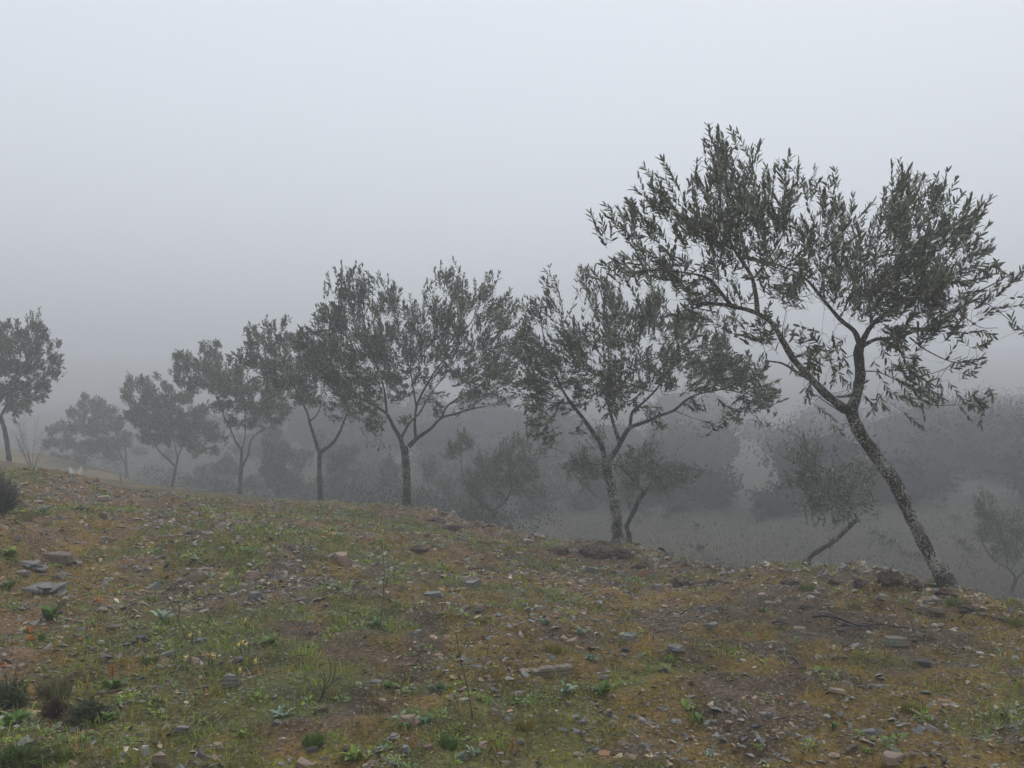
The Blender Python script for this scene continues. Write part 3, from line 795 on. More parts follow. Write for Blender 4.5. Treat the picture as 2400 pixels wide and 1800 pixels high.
olive_tree('pale bushy olive fading in the fog, farthest of the row', 4, 42.0,
    [(733, 1215), (730, 1120), (722, 1070)],
    [([(722, 1078), (680, 1000), (600, 920), (520, 820)], .06, .015, -0.4), ([(724, 1075), (720, 980), (660, 840), (600, 760)], .05, .015, 0.4),
     ([(700, 1040), (580, 1040), (450, 1000), (350, 920)], .045, .012, -0.2), ([(520, 985), (480, 860), (480, 730)], .03, .01, 0.2)],
    [(500, 685, 30, 18), (470, 730, 30, 30), (560, 725, 55, 32), (420, 785, 38, 30), (520, 790, 75, 42), (620, 775, 65, 42), (350, 855, 45, 32), (440, 860, 65, 42), (550, 870, 75, 50, 1.2), (660, 850, 65, 50, 1.1),
     (290, 875, 28, 30), (280, 950, 38, 40), (380, 950, 65, 42), (500, 970, 75, 42, 1.1), (620, 960, 75, 50, 1.1), (720, 920, 48, 50), (330, 1035, 60, 30), (450, 1045, 60, 30), (650, 1030, 48, 24)],
    .085, dens=1.1, seed=19, lichen=-0.03, leaf=0.15, pair=0.05, sh_len=(.12, .24), wid=(.3, .45), depth=0.8, detail=False)

olive_tree('olive cut by the picture edge, alone above the left shoulder', 4, 24.0,
    [(55, 1075), (48, 1010), (40, 950), (25, 870), (2, 800)],
    [([(2, 805), (-30, 740), (-50, 640), (-60, 500), (-40, 380)], .050, .010, 0.3), ([(4, 800), (40, 730), (90, 620), (150, 480), (195, 320)], .045, .008, -0.3),
     ([(60, 690), (150, 640), (240, 580), (320, 480)], .022, .007, 0.2), ([(-30, 745), (-90, 650), (-140, 500)], .03, .01, -0.2)],
    [(202, 205, 11, 24), (200, 255, 40, 32), (98, 255, 20, 24), (58, 255, 14, 20), (240, 295, 38, 32), (30, 295, 30, 40), (120, 325, 65, 42), (230, 355, 48, 42), (325, 368, 22, 15), (50, 390, 60, 50, 1.1), (170, 410, 75, 50, 1.1),
     (290, 425, 38, 42), (355, 470, 22, 22), (60, 510, 75, 60, 1.2), (200, 520, 75, 50, 1.1), (310, 515, 45, 32), (100, 630, 95, 50, 1.1), (230, 615, 55, 42), (120, 720, 85, 32), (245, 685, 35, 30), (30, 690, 50, 50),
     (-60, 330, 80, 70), (-70, 480, 95, 80, 1.1), (-60, 630, 85, 60), (-150, 450, 70, 80), (60, 780, 45, 20, .7)],
    .070, dens=1.25, seed=23, lichen=-0.02, leaf=0.12, pair=0.04, sh_len=(.12, .24), wid=(.28, .4), depth=0.7, detail=False)

# --- trees on the slope below the terrace
olive_tree('small wind-bent olive on a crooked thin stem, left of the leaning trunk', 5, 12.6,
    [(390, 1270), (395, 1180), (415, 1120), (480, 1070), (550, 1030), (630, 960), (690, 900), (722, 878)],
    [([(722, 880), (690, 830), (665, 740), (640, 660), (560, 580), (450, 520), (380, 450), (310, 350)], .016, .004, -0.2),
     ([(665, 740), (690, 650), (720, 560)], .010, .004, 0.2), ([(690, 830), (600, 780), (480, 720), (350, 660), (250, 600)], .010, .003, 0.2),
     ([(650, 700), (720, 715), (800, 712)], .006, .003, -0.1), ([(640, 665), (560, 680), (470, 640)], .008, .003, -0.3)],
    [(290, 310, 15, 18), (318, 350, 30, 25), (300, 400, 24, 22), (340, 440, 42, 32), (420, 395, 18, 38), (490, 395, 18, 28), (450, 465, 48, 32), (262, 470, 20, 8), (240, 580, 30, 14), (300, 640, 50, 30), (390, 515, 50, 32),
     (380, 610, 65, 42), (470, 580, 60, 42), (560, 575, 50, 48), (650, 525, 28, 38), (700, 535, 30, 40), (770, 550, 45, 45, .8), (805, 600, 28, 38, .7), (500, 680, 65, 42), (400, 690, 48, 40), (600, 670, 60, 42), (700, 645, 48, 40),
     (790, 695, 30, 40, .7), (480, 765, 55, 30), (600, 770, 55, 30), (560, 850, 48, 28, .8), (650, 825, 38, 30), (420, 815, 30, 20), (440, 895, 28, 20, .7), (770, 780, 38, 20), (810, 830, 20, 20, .6), (890, 740, 14, 20), (500, 985, 12, 16)],
    .036, dens=2.2, seed=29, lichen=0.0, leaf=0.072, depth=0.6, sh_len=(.12, .24), droop=0.1, group='young olives below the terrace')

olive_tree('small sparse olive with an elbowed stem, tucked behind the mound trunk', 2, 15.6,
    [(722, 1530), (716, 1440), (705, 1400), (740, 1330), (770, 1260), (800, 1226)],
    [([(800, 1226), (760, 1195), (700, 1120), (640, 1080), (540, 1080), (450, 1060)], .028, .005, -0.2), ([(800, 1226), (840, 1170), (900, 1130), (980, 1110), (1070, 1130)], .022, .004, 0.2),
     ([(760, 1195), (770, 1100), (800, 1010), (830, 930)], .014, .003, 0.2), ([(706, 1405), (690, 1395)], .02, .012, 0.0)],
    [(450, 1035, 45, 30, .8), (480, 995, 28, 36, .7), (420, 1075, 38, 38, .8), (520, 1055, 48, 36, .8), (470, 1135, 38, 20, .7), (560, 1115, 30, 30, .7), (832, 930, 8, 34), (760, 1005, 48, 30, .7), (835, 1005, 26, 22),
     (700, 1045, 48, 22, .7), (740, 1085, 48, 30), (850, 1075, 48, 30, .9), (930, 1105, 65, 30), (1000, 1095, 38, 30, .9), (1075, 1130, 28, 22), (980, 1165, 45, 22, .9), (920, 1188, 28, 14), (850, 1155, 38, 22), (760, 1155, 38, 30), (690, 1175, 30, 22),
     (730, 1240, 35, 20, .7), (862, 1222, 12, 20), (560, 900, 40, 28, .5)],
    .048, dens=2.3, seed=31, lichen=0.0, leaf=0.075, pair=0.032, depth=0.6, detail=False, group='young olives below the terrace')

olive_tree('grey olive with a round crown and a feathery top spray, behind the wide olive', 3, 21.5,
    [(1142, 1580), (1132, 1490), (1120, 1430)],
    [([(1115, 1432), (1060, 1385), (1010, 1350), (960, 1240), (950, 1090)], .055, .01, 0.2), ([(1122, 1430), (1180, 1382), (1212, 1310), (1200, 1200), (1230, 1080)], .05, .01, -0.2), ([(1212, 1310), (1300, 1220), (1380, 1120)], .025, .008, 0.2)],
    [(960, 1035, 42, 30, .8), (870, 1108, 26, 18), (930, 1095, 55, 30, .8), (985, 1050, 20, 40, .8), (1230, 1055, 36, 36, .8), (1180, 1105, 38, 30), (1290, 1085, 36, 30, .8), (1385, 1108, 26, 20), (1060, 1185, 55, 32), (1150, 1175, 65, 40), (1260, 1165, 65, 40),
     (1000, 1245, 48, 40), (1100, 1260, 75, 48, 1.1), (1220, 1260, 65, 40), (1320, 1235, 48, 40), (1030, 1325, 48, 40), (1150, 1345, 55, 24), (1280, 1325, 48, 32), (1370, 1325, 36, 30, .8)],
    .075, dens=1.4, seed=37, lichen=0.02, leaf=0.10, pair=0.036, depth=0.8, detail=False, group='olives on the slope below the terrace')

olive_tree('faded olive bush at the right picture edge, with a low bent limb', 5, 18.5,
    [(1722, 1330), (1748, 1255)],
    [([(1748, 1258), (1690, 1190), (1600, 1140), (1520, 1000), (1500, 800)], .028, .006, -0.3), ([(1748, 1258), (1800, 1215), (1880, 1160), (1900, 980)], .04, .01, 0.2), ([(1690, 1190), (1680, 1050), (1620, 880), (1570, 750)], .022, .006, 0.3), ([(1850, 1180), (1780, 1000), (1760, 850)], .02, .006, -0.2)],
    [(1482, 688, 14, 16), (1500, 745, 36, 30), (1560, 715, 36, 30), (1500, 820, 48, 40), (1600, 790, 48, 40), (1570, 890, 65, 48), (1680, 850, 55, 48), (1780, 815, 48, 48), (1540, 960, 48, 40), (1640, 990, 65, 48), (1760, 950, 60, 60),
     (1600, 1070, 55, 40), (1700, 1105, 65, 32), (1780, 1075, 50, 50), (1900, 880, 100, 90), (1900, 1060, 90, 80), (2000, 960, 90, 100)],
    .05, dens=1.25, seed=41, lichen=-0.02, leaf=0.09, pair=0.036, depth=0.7, detail=False, group='olives on the slope below the terrace')

def bush_tree(label, view, Y, blobs, seed, dens=1.1, leaf=0.13, r=0.07, group='olives on the slope below the terrace'):
    b = np.array([q[:4] for q in blobs], dtype=float)
    cx, cy_ = b[:, 0].mean(), b[:, 1].mean()
    low = b[:, 1].max()
    # leaf skirts down to the ground this far away
    gpx = b[:, 0].mean() / VIEW[view][0] + VIEW[view][1]
    gzz = H((gpx - 1200) / FOC * Y, Y)
    gy_ = ((EYE - gzz) * FOC / Y + 900 - VIEW[view][2]) * VIEW[view][0]
    wx = b[:, 2].mean(); hx0, hx1 = b[:, 0].min(), b[:, 0].max()
    blobs = list(blobs)
    while low < gy_ - 90:
        low += 60
        blobs += [(q, low, wx, 40) for q in np.linspace(hx0 + 10, hx1 - 10, max(2, int((hx1 - hx0) / wx / 1.1)))]
    rj = np.random.default_rng(seed + 500)
    blobs = [(q[0] + rj.normal(0, 0.5) * q[2], q[1] + rj.normal(0, 0.35) * q[3], q[2] * rj.uniform(0.6, 1.5), q[3] * rj.uniform(0.6, 1.3), rj.uniform(0.5, 1.2)) for q in blobs]
    tr = [(cx + 8, low + 60), (cx, low + 10), (cx - 5, low - 20)]
    rg = np.random.default_rng(seed)
    pick = rg.permutation(len(b))[:5]
    limbs = [([(cx - 5, low - 18), (0.6 * cx + 0.4 * b[i, 0], 0.5 * low + 0.5 * b[i, 1]), (b[i, 0], b[i, 1])], r * 0.6, 0.012, rg.uniform(-.4, .4)) for i in pick]
    return olive_tree(label, view, Y, tr, limbs, blobs, r, dens=dens, leaf=leaf, pair=0.045, seed=seed, lichen=-0.03, depth=0.8, detail=False, group=group)

bush_tree('grey bush-like olive right of the straight forked trunk', 3, 31.0, [(790, 1175, 48, 30), (770, 1250, 60, 50), (850, 1250, 50, 50), (880, 1335, 50, 45), (800, 1325, 55, 45), (740, 1325, 42, 40), (850, 1400, 60, 40), (770, 1400, 60, 40)], 43)
bush_tree('low grey olive left of the straight forked trunk', 3, 33.0, [(583, 1155, 22, 24), (540, 1205, 40, 32), (600, 1225, 40, 42), (480, 1235, 30, 40), (560, 1285, 60, 42), (600, 1345, 50, 42), (480, 1325, 50, 42), (530, 1400, 60, 40), (430, 1390, 40, 30)], 47)
bush_tree('broad dim olive behind the slingshot fork', 4, 34.0, [(1880, 920, 50, 32), (1930, 990, 60, 50), (1960, 1080, 60, 60), (1920, 1170, 70, 50), (2030, 1110, 42, 50), (2000, 1210, 60, 42), (1860, 1080, 60, 60), (1930, 1240, 70, 40)], 53)
bush_tree('broad dim olive between the slim uprights and the slingshot fork', 4, 37.0, [(1605, 878, 30, 22), (1650, 895, 65, 32), (1550, 955, 55, 32), (1680, 970, 75, 50), (1580, 1040, 85, 50), (1720, 1070, 75, 60), (1600, 1140, 95, 60), (1500, 1070, 50, 42), (1730, 1170, 65, 50), (1490, 1170, 60, 50), (1640, 1220, 90, 40)], 59)
bush_tree('low dim olive between the dense dark crown and the slim uprights', 4, 41.0, [(1300, 1030, 40, 30), (1250, 1090, 60, 42), (1340, 1120, 60, 50), (1150, 1110, 55, 42), (1230, 1170, 75, 42), (1100, 1170, 50, 36), (1330, 1210, 60, 36)], 61)
bush_tree('silvery ghost of an olive left of the mound trunk, deep in fog', 2, 36.0, [(380, 1130, 55, 42), (300, 1200, 60, 50), (430, 1220, 65, 50), (520, 1260, 60, 50), (350, 1300, 75, 55), (470, 1340, 75, 55), (560, 1380, 55, 45), (300, 1390, 70, 45), (420, 1440, 90, 45), (220, 1330, 60, 60), (150, 1420, 70, 50)], 67, dens=0.9)
bush_tree('rounded dark bush low in the fog, right of the mound trunk', 2, 38.0, [(1280, 1290, 110, 50), (1180, 1350, 110, 50), (1330, 1350, 130, 60), (1460, 1340, 100, 50), (1250, 1420, 150, 50), (1420, 1420, 140, 50), (1540, 1400, 90, 50), (1100, 1430, 90, 50), (1350, 1500, 200, 50), (1150, 1510, 120, 40), (1560, 1490, 100, 40)], 71, dens=0.75, leaf=0.13)
bush_tree('faint tall tree shadow beyond the leaning trunk, almost lost in fog', 5, 44.0, [(1200, 330, 60, 50), (1150, 420, 70, 60), (1250, 430, 70, 60), (1190, 520, 90, 60), (1280, 540, 70, 60), (1130, 600, 80, 60), (1230, 640, 90, 60)], 73, dens=0.7, leaf=0.15, group='trees far down the valley')
bush_tree('dark tree mass lost in fog at the right edge above the low bush', 5, 40.0, [(1700, 430, 80, 50), (1800, 450, 80, 70), (1640, 520, 80, 60), (1750, 550, 110, 70), (1680, 640, 110, 60), (1800, 650, 90, 80), (1900, 560, 120, 110)], 79, dens=0.7, leaf=0.15, group='trees far down the valley')

# the far hillside: scrub and woodland that reads as one mass
def hillside_scrub(name, label, n, y0, y1, smin, smax, h0, h1, seed, leaf_n, leaf):
    """shrubs as clouds of small leaves packed inside a few lobes each"""
    rg = np.random.default_rng(seed)
    y = y0 + (y1 - y0) * rg.random(n) ** 1.2; x = rg.uniform(-0.72, 0.72 if name != 'understorey' else -0.02, n) * y
    s, _, _ = edge_info(x, y)
    k = (s > smin) & (s < smax); x, y = x[k], y[k]; z = ground_h(x, y)
    bs, cs = [], []
    for i in range(len(x)):
        h = rg.uniform(h0, h1); w = h * rg.uniform(0.8, 1.6)
        c0 = np.array((0.045, 0.050, 0.030)) * rg.uniform(0.8, 1.2)
        lob = rg.normal(0, 0.4, (5, 3)) * np.array((w, w, h * .3)) + np.array((0, 0, h * .4))
        p = rg.normal(0, 1, (leaf_n, 3)); p *= (rg.random((leaf_n, 1)) ** .4) / np.linalg.norm(p, axis=1)[:, None]
        p = p * np.array((w, w, h)) * 0.36 + lob[rg.integers(0, 5, leaf_n)]
        p[:, 2] = np.abs(p[:, 2]); bs.append(p + np.array((x[i], y[i], z[i]))); cs.append(c0 * rg.uniform(.8, 1.25, (leaf_n, 1)))
    bs = np.vstack(bs); cs = np.vstack(cs); m = len(bs)
    L = leaf * rg.uniform(.7, 1.3, m)
    v, f, c = leaves(bs, rg.normal(0, 1, (m, 3)) + np.array((0, 0, .8)), rg.normal(0, 1, (m, 3)), L, L * 0.4, cs, detail=False)
    o = mesh_obj(name, np_mesh(name, v, [f], M['scrub'], c))
    tag(o, label, 'scrub', kind='stuff')
def woodland(n=215):
    """the wooded slope across the gully: overlapping leafy crowns that read as one mass"""
    rg = np.random.default_rng(351)
    bm = bmesh.new(); bmesh.ops.create_icosphere(bm, subdivisions=2, radius=1.0)
    sv = np.array([q.co[:] for q in bm.verts]); sf = np.array([[q.index for q in t.verts] for t in bm.faces]); bm.free()
    y = 29 + 56 * rg.random(n) ** 1.1; x = rg.uniform(-0.45, 0.72, n) * y
    s, _, _ = edge_info(x, y)
    dens = smooth(0.36, 0.58, fbm(x, y, 12.0, 357, 2) + 0.12 * smooth(4, 20, x))
    k = (s > 12) & (rg.random(n) < 0.25 + dens); x, y, s = x[k], y[k], s[k]; z = ground_h(x, y)
    vs, fs, cs, off = [], [], [], 0
    m = 560
    for i in range(len(x)):
        h = rg.uniform(1.1, 2.8) * (0.8 + 0.3 * y[i] / 45) * float(0.3 + 0.7 * smooth(12, 20, s[i])); w = h * rg.uniform(0.55, 1.1)
        c0 = np.array((0.036, 0.040, 0.025)) * rg.uniform(0.8, 1.2)
        sc_ = np.array((w, w, h * 0.55)); ce = np.array((x[i], y[i], z[i] + h * 0.42))
        kk = 0.72 + 0.7 * (fbm(sv[:, 0] + 9.1 * i, sv[:, 1] + 0.8 * sv[:, 2], 0.7, 5, 2) - 0.4)
        v = sv * kk[:, None] * sc_ + ce
        vs.append(v); fs.append(sf + off); off += len(v); cs.append(np.tile(c0 * 0.8, (len(v), 1)))
        pick = rg.integers(0, len(v), m)
        b_ = v[pick] + (sv[pick] * sc_) * rg.uniform(-0.15, 0.28, (m, 1)) + rg.normal(0, 0.10 * w, (m, 3))
        L = rg.uniform(0.14, 0.30, m) * min(1.0, h / 1.4)
        lv_, lf_, lc_ = leaves(b_, sv[pick] + rg.normal(0, .7, (m, 3)) + np.array((0, 0, .4)), rg.normal(0, 1, (m, 3)), L, L * 0.5, np.tile(c0 * 0.8, (m, 1)) * rg.uniform(.9, 1.1, (m, 1)), detail=False)
        vs.append(lv_); fs.append(lf_ + off); off += len(lv_); cs.append(lc_)
    o = mesh_obj('woodland', np_mesh('woodland', np.vstack(vs), [np.vstack(fs)], M['scrub'], np.vstack(cs), smooth=True))
    tag(o, 'dark wooded slope across the gully, dissolving into the fog', 'woodland', kind='stuff')
woodland()
hillside_scrub('understorey', 'dim continuous undergrowth behind the row of trees, soft in the fog', 190, 22, 46, 3.5, 16, 0.9, 2.2, 90, 400, 0.10)
hillside_scrub('slope_scrub', 'low dark scrub on the slope just below the terrace', 300, 12, 40, 3.0, 22, 0.15, 0.5, 89, 110, 0.06)
# ------------------------------------------------------------------ ground cover nobody could count
VIEW.update({6: (2.37, 0, 1100), 7: (2.6024, 750, 1200), 8: (2.6024, 1550, 1300)})

def scatter(n, y0=2.2, y1=17.0, power=0.0, seed=0, lim=0.45):
    rg = np.random.default_rng(seed)
    y = y0 + (y1 - y0) * rg.random(n) ** (1.0 / (1.0 + power))
    x = (rg.random(n) * 2 - 1) * (0.74 * y + 1.3)
    s, _, _ = edge_info(x, y)
    k = s < lim
    return x[k], y[k], rg

def ground_grass(n_tufts=17000):
    x, y, rg = scatter(n_tufts, seed=51)
    g, o, r, d = patch_cols(x, y)
    keep = rg.random(len(x)) < np.clip(0.14 + 0.55 * g + 0.42 * o, 0, 1) * (1 - 0.45 * np.exp(-((x - 0.5) / 1.6) ** 2))
    x, y, g, o, r, d = x[keep], y[keep], g[keep], o[keep], r[keep], d[keep]
    n = len(x)
    gsc = np.where(rg.random(n) < 0.55 * g + 0.08, 1.0, 0.0)          # green tuft or mossy ochre tuft
    red = (rg.random(n) < 0.10 + 0.1 * r)
    nb = 10
    X = np.repeat(x, nb); Y = np.repeat(y, nb)
    G = np.repeat(gsc, nb); RD = np.repeat(red, nb); far = np.clip(Y / 6.0, 0.7, 2.2)
    m = len(X)
    a = rg.uniform(0, 2 * math.pi, m); q = np.sqrt(rg.random(m)) * (0.028 + 0.03 * rg.random(m)) * (0.8 + 0.4 * far)
    X = X + q * np.cos(a); Y = Y + q * np.sin(a)
    Z = ground_h(X, Y) - 0.004
    Ht = np.where(G > 0, 0.02 + 0.075 * rg.random(m) ** 1.8, 0.01 + 0.045 * rg.random(m) ** 1.5)
    W = np.where(G > 0, 0.0030, 0.0026) * rg.uniform(0.7, 1.4, m) * far
    lean = rg.uniform(0.15, 0.9, m)
    la = a + rg.normal(0, 0.7, m)
    dx, dy = np.cos(la) * lean, np.sin(la) * lean
    tip = np.stack([X + dx * Ht, Y + dy * Ht, Z + Ht * (1 - 0.25 * lean)], 1)
    mid = np.stack([X + dx * Ht * 0.38, Y + dy * Ht * 0.38, Z + Ht * 0.58], 1)
    fa = rg.uniform(0, math.pi, m)
    sx, sy = np.cos(fa) * W, np.sin(fa) * W
    sd = np.stack([sx, sy, np.zeros(m)], 1)
    B = np.stack([X, Y, Z], 1)
    V3 = np.stack([B - sd, B + sd, mid + sd * 0.75, mid - sd * 0.75, tip], 1).reshape(-1, 3)
    oidx = np.arange(m)[:, None] * 5
    quads = oidx + np.array((0, 1, 2, 3))[None]; tris = oidx + np.array((3, 2, 4))[None]
    t = rg.random((m, 1))
    cg = np.array((0.128, 0.195, 0.032)) * (1 - t) + np.array((0.244, 0.293, 0.059)) * t
    co = np.array((0.256, 0.189, 0.034)) * (1 - t) + np.array((0.366, 0.268, 0.061)) * t
    cr = np.array((0.207, 0.091, 0.039)) * (1 - t) + np.array((0.317, 0.146, 0.061)) * t
    c = np.where(G[:, None] > 0, cg, co); c = np.where(RD[:, None], cr, c)
    dry = rg.random(m) < 0.07
    c[dry] = np.array((0.26, 0.22, 0.13)) * rg.uniform(0.7, 1.2, (dry.sum(), 1))
    c = c * rg.uniform(0.6, 1.5, (m, 1)) * np.array((1.08, 1.12, 0.85))
    o = mesh_obj('grass', np_mesh('grass', V3, [quads, tris], M['grass'], np.repeat(c, 5, axis=0)))
    tag(o, 'short green and ochre grass tufts all over the stony terrace', 'grass', kind='stuff')
    return len(quads) * 3

def ground_moss(n=300000):
    x, y, rg = scatter(n, seed=52, power=0.1)
    g, o, r, d = patch_cols(x, y)
    clump = smooth(0.42, 0.62, fbm(x, y, 0.16, 515, 2))
    keep = rg.random(len(x)) < clump * np.clip(0.25 + 0.7 * np.maximum(o, g), 0, 1)
    x, y, g, o, r = x[keep], y[keep], g[keep], o[keep], r[keep]
    m = len(x)
    z = ground_h(x, y) + rg.uniform(0.0, 0.016, m)
    far = np.clip(y / 6.0, 0.7, 2.0)
    ax = np.stack([rg.normal(0, 1, m), rg.normal(0, 1, m), rg.uniform(0.1, 1.2, m)], 1)
    up = np.stack([rg.normal(0, .4, m), rg.normal(0, .4, m), np.ones(m)], 1)
    L = rg.uniform(0.007, 0.016, m) * far
    t = rg.random((m, 1))
    cg = np.array((0.128, 0.189, 0.034)) * (1 - t) + np.array((0.213, 0.262, 0.059)) * t
    co = np.array((0.281, 0.195, 0.029)) * (1 - t) + np.array((0.366, 0.262, 0.044)) * t
    cb = np.array((0.207, 0.110, 0.039)) * (1 - t) + np.array((0.268, 0.146, 0.055)) * t
    kind = rg.random(m)
    c = np.where((kind < 0.15 + 0.65 * g)[:, None], cg, co)
    c = np.where((rg.random(m) < 0.12 + 0.30 * r)[:, None], cb, c) * rg.uniform(0.7, 1.25, (m, 1))
    v, f, cc = leaves(np.stack([x, y, z], 1), ax, up, L, L * 0.5, c, detail=False)
    ob = mesh_obj('moss', np_mesh('moss', v, [f], M['herb'], cc))
    tag(ob, 'low ochre and olive moss cushions on the soil', 'moss', kind='stuff')
    return len(f)

def hull(points):
    bm = bmesh.new()
    for p in points: bm.verts.new(p)
    r = bmesh.ops.convex_hull(bm, input=bm.verts)
    junk = [e for e in r['geom_interior'] if isinstance(e, bmesh.types.BMVert)]
    junk += [v for v in bm.verts if not v.link_faces]
    bmesh.ops.delete(bm, geom=list(set(junk)), context='VERTS')
    bmesh.ops.triangulate(bm, faces=bm.faces)
    bm.verts.ensure_lookup_table()
    v = np.array([q.co[:] for q in bm.verts]); f = np.array([[q.index for q in t.verts] for t in bm.faces])
    bm.free()
    return v, f

def ground_gravel(n=122000):
    x, y, rg = scatter(n, seed=53)
    g, o, r, d = patch_cols(x, y)
    bare = smooth(0.42, 0.58, 0.5 * fbm(x, y, 1.0, 717, 2) + 0.5 * fbm(x, y, 0.28, 727, 2))
    keep = rg.random(len(x)) < np.clip(0.30 + 0.95 * bare - 0.20 * g, 0.06, 1)
    x, y = x[keep], y[keep]
    # rubble along the broken rim
    t = rg.uniform(3.2, 10.2, 2200); e0 = EDGE[t.astype(int)]; e1 = EDGE[t.astype(int) + 1]; fr = (t % 1)[:, None]
    rim = e0 * (1 - fr) + e1 * fr + rg.normal(0, 0.28, (2200, 2)) + np.array((-0.2, -0.2))
    n_plain = len(x)
    x = np.concatenate([x, rim[:, 0]]); y = np.concatenate([y, rim[:, 1]])
    m = len(x)
    far = np.clip(y / 6.5, 0.75, 1.8)
    size = np.exp(rg.normal(math.log(0.0145), 0.62, m)) * far
    size = np.clip(size, 0.005, 0.055)
    size[n_plain:] *= rg.uniform(1.0, 2.4, m - n_plain)
    protos = []
    for k in range(10):
        pts = rg.normal(0, 1, (7, 3)); pts /= np.linalg.norm(pts, axis=1)[:, None]
        pts *= np.array((1, rg.uniform(0.55, 0.9), rg.uniform(0.18, 0.42)))
        protos.append(hull([tuple(p) for p in pts]))
    pal = np.array([(0.15, 0.155, 0.155), (0.11, 0.115, 0.115), (0.19, 0.195, 0.19), (0.26, 0.21, 0.15), (0.24, 0.165, 0.115), (0.38, 0.35, 0.30), (0.075, 0.065, 0.055), (0.14, 0.10, 0.075), (0.30, 0.24, 0.17)])
    ci = rg.choice(len(pal), m, p=[.20, .17, .13, .12, .11, .02, .10, .12, .03])
    col = pal[ci] * rg.uniform(0.55, 1.5, (m, 1)) * np.array((1.04, 1.0, 0.93))
    z = ground_h(x, y)
    which = rg.integers(0, len(protos), m)
    vs, fs, cs, off = [], [], [], 0
    ang = rg.uniform(0, 2 * math.pi, m); tilt = rg.normal(0, 0.3, (m, 2))
    for k, (pv, pf) in enumerate(protos):
        s = np.nonzero(which == k)[0]
        c_, s_ = np.cos(ang[s])[:, None], np.sin(ang[s])[:, None]
        q = pv[None] * size[s][:, None, None]
        X = q[:, :, 0] * c_ - q[:, :, 1] * s_; Yv = q[:, :, 0] * s_ + q[:, :, 1] * c_
        Z = q[:, :, 2] + X * tilt[s, 0][:, None] + Yv * tilt[s, 1][:, None]
        v = np.stack([X + x[s][:, None], Yv + y[s][:, None], Z + z[s][:, None] - 0.02 * size[s][:, None]], 2)
        vs.append(v.reshape(-1, 3))
        fs.append((pf[None] + (np.arange(len(s)) * len(pv))[:, None, None] + off).reshape(-1, 3))
        cs.append(np.repeat(col[s], len(pv), axis=0)); off += len(s) * len(pv)
    f = np.vstack(fs)
    ob = mesh_obj('gravel', np_mesh('gravel', np.vstack(vs), [f], M['gravel'], np.vstack(cs)))
    tag(ob, 'loose slate grit and small pebbles covering the bare soil', 'gravel', kind='stuff')
    return len(f)

def ground_litter(n=26000):
    x, y, rg = scatter(n, seed=54)
    m = len(x)
    far = np.clip(y / 6.0, 0.8, 1.8)
    z = ground_h(x, y) + rg.uniform(0.002, 0.014, m)
    a = rg.uniform(0, 2 * math.pi, m)
    ax = np.stack([np.cos(a), np.sin(a), rg.normal(0.05, 0.25, m)], 1)
    up = np.stack([rg.normal(0, .5, m), rg.normal(0, .5, m), np.ones(m)], 1)
    L = rg.uniform(0.025, 0.06, m) * (0.7 + 0.3 * far)
    W = L * rg.uniform(0.07, 0.22, m)
    pal = np.array([(0.05, 0.045, 0.035), (0.10, 0.075, 0.05), (0.22, 0.18, 0.12), (0.14, 0.09, 0.05), (0.17, 0.165, 0.14)])
    c = pal[rg.integers(0, 5, m)] * rg.uniform(0.7, 1.3, (m, 1))
    v, f, cc = leaves(np.stack([x, y, z], 1), ax, up, L, W, c, detail=False)
    ob = mesh_obj('leaf_litter', np_mesh('leaf_litter', v, [f], M['litter'], cc))
    tag(ob, 'dry fallen leaves and straw bits strewn over the ground', 'leaf litter', kind='stuff')
    return len(f)

def ground_herbs(n=8000):
    """little leafy weeds in patches"""
    x, y, rg = scatter(n, seed=57)
    g, o, r, d = patch_cols(x, y)
    pt = smooth(0.45, 0.62, fbm(x, y, 0.5, 818, 2))
    keep = rg.random(len(x)) < pt * (0.18 + 0.8 * g)
    x, y = x[keep], y[keep]
    k = 13
    X = np.repeat(x, k); Y = np.repeat(y, k); m = len(X)
    a = rg.uniform(0, 2 * math.pi, m); q = 0.03 * np.sqrt(rg.random(m)); far = np.clip(Y / 6, .8, 1.8)
    X = X + q * np.cos(a); Y = Y + q * np.sin(a); Z = ground_h(X, Y) + rg.uniform(0.0, 0.03, m)
    ax = np.stack([np.cos(a), np.sin(a), rg.uniform(-.1, .9, m)], 1)
    L = rg.uniform(0.014, 0.036, m) * far
    pal = np.array([(0.13, 0.21, 0.03), (0.21, 0.27, 0.04), (0.10, 0.17, 0.045), (0.18, 0.23, 0.13)])
    c = np.repeat(pal[rg.choice(4, len(x), p=[.38, .27, .2, .15])], k, axis=0) * rg.uniform(.7, 1.3, (m, 1))
    v, f, cc = leaves(np.stack([X, Y, Z], 1), ax, np.stack([rg.normal(0, .3, m), rg.normal(0, .3, m), np.ones(m)], 1), L, L * rg.uniform(.35, .6, m), c, detail=True)
    ob = mesh_obj('small_weeds', np_mesh('small_weeds', v, [f], M['herb'], cc))
    tag(ob, 'small leafy weeds in patches between the stones', 'weeds', kind='stuff')
    return len(f)
print('herbs', ground_herbs(), 'grass', ground_grass(), 'moss', ground_moss(), 'gravel', ground_gravel(), 'litter', ground_litter())

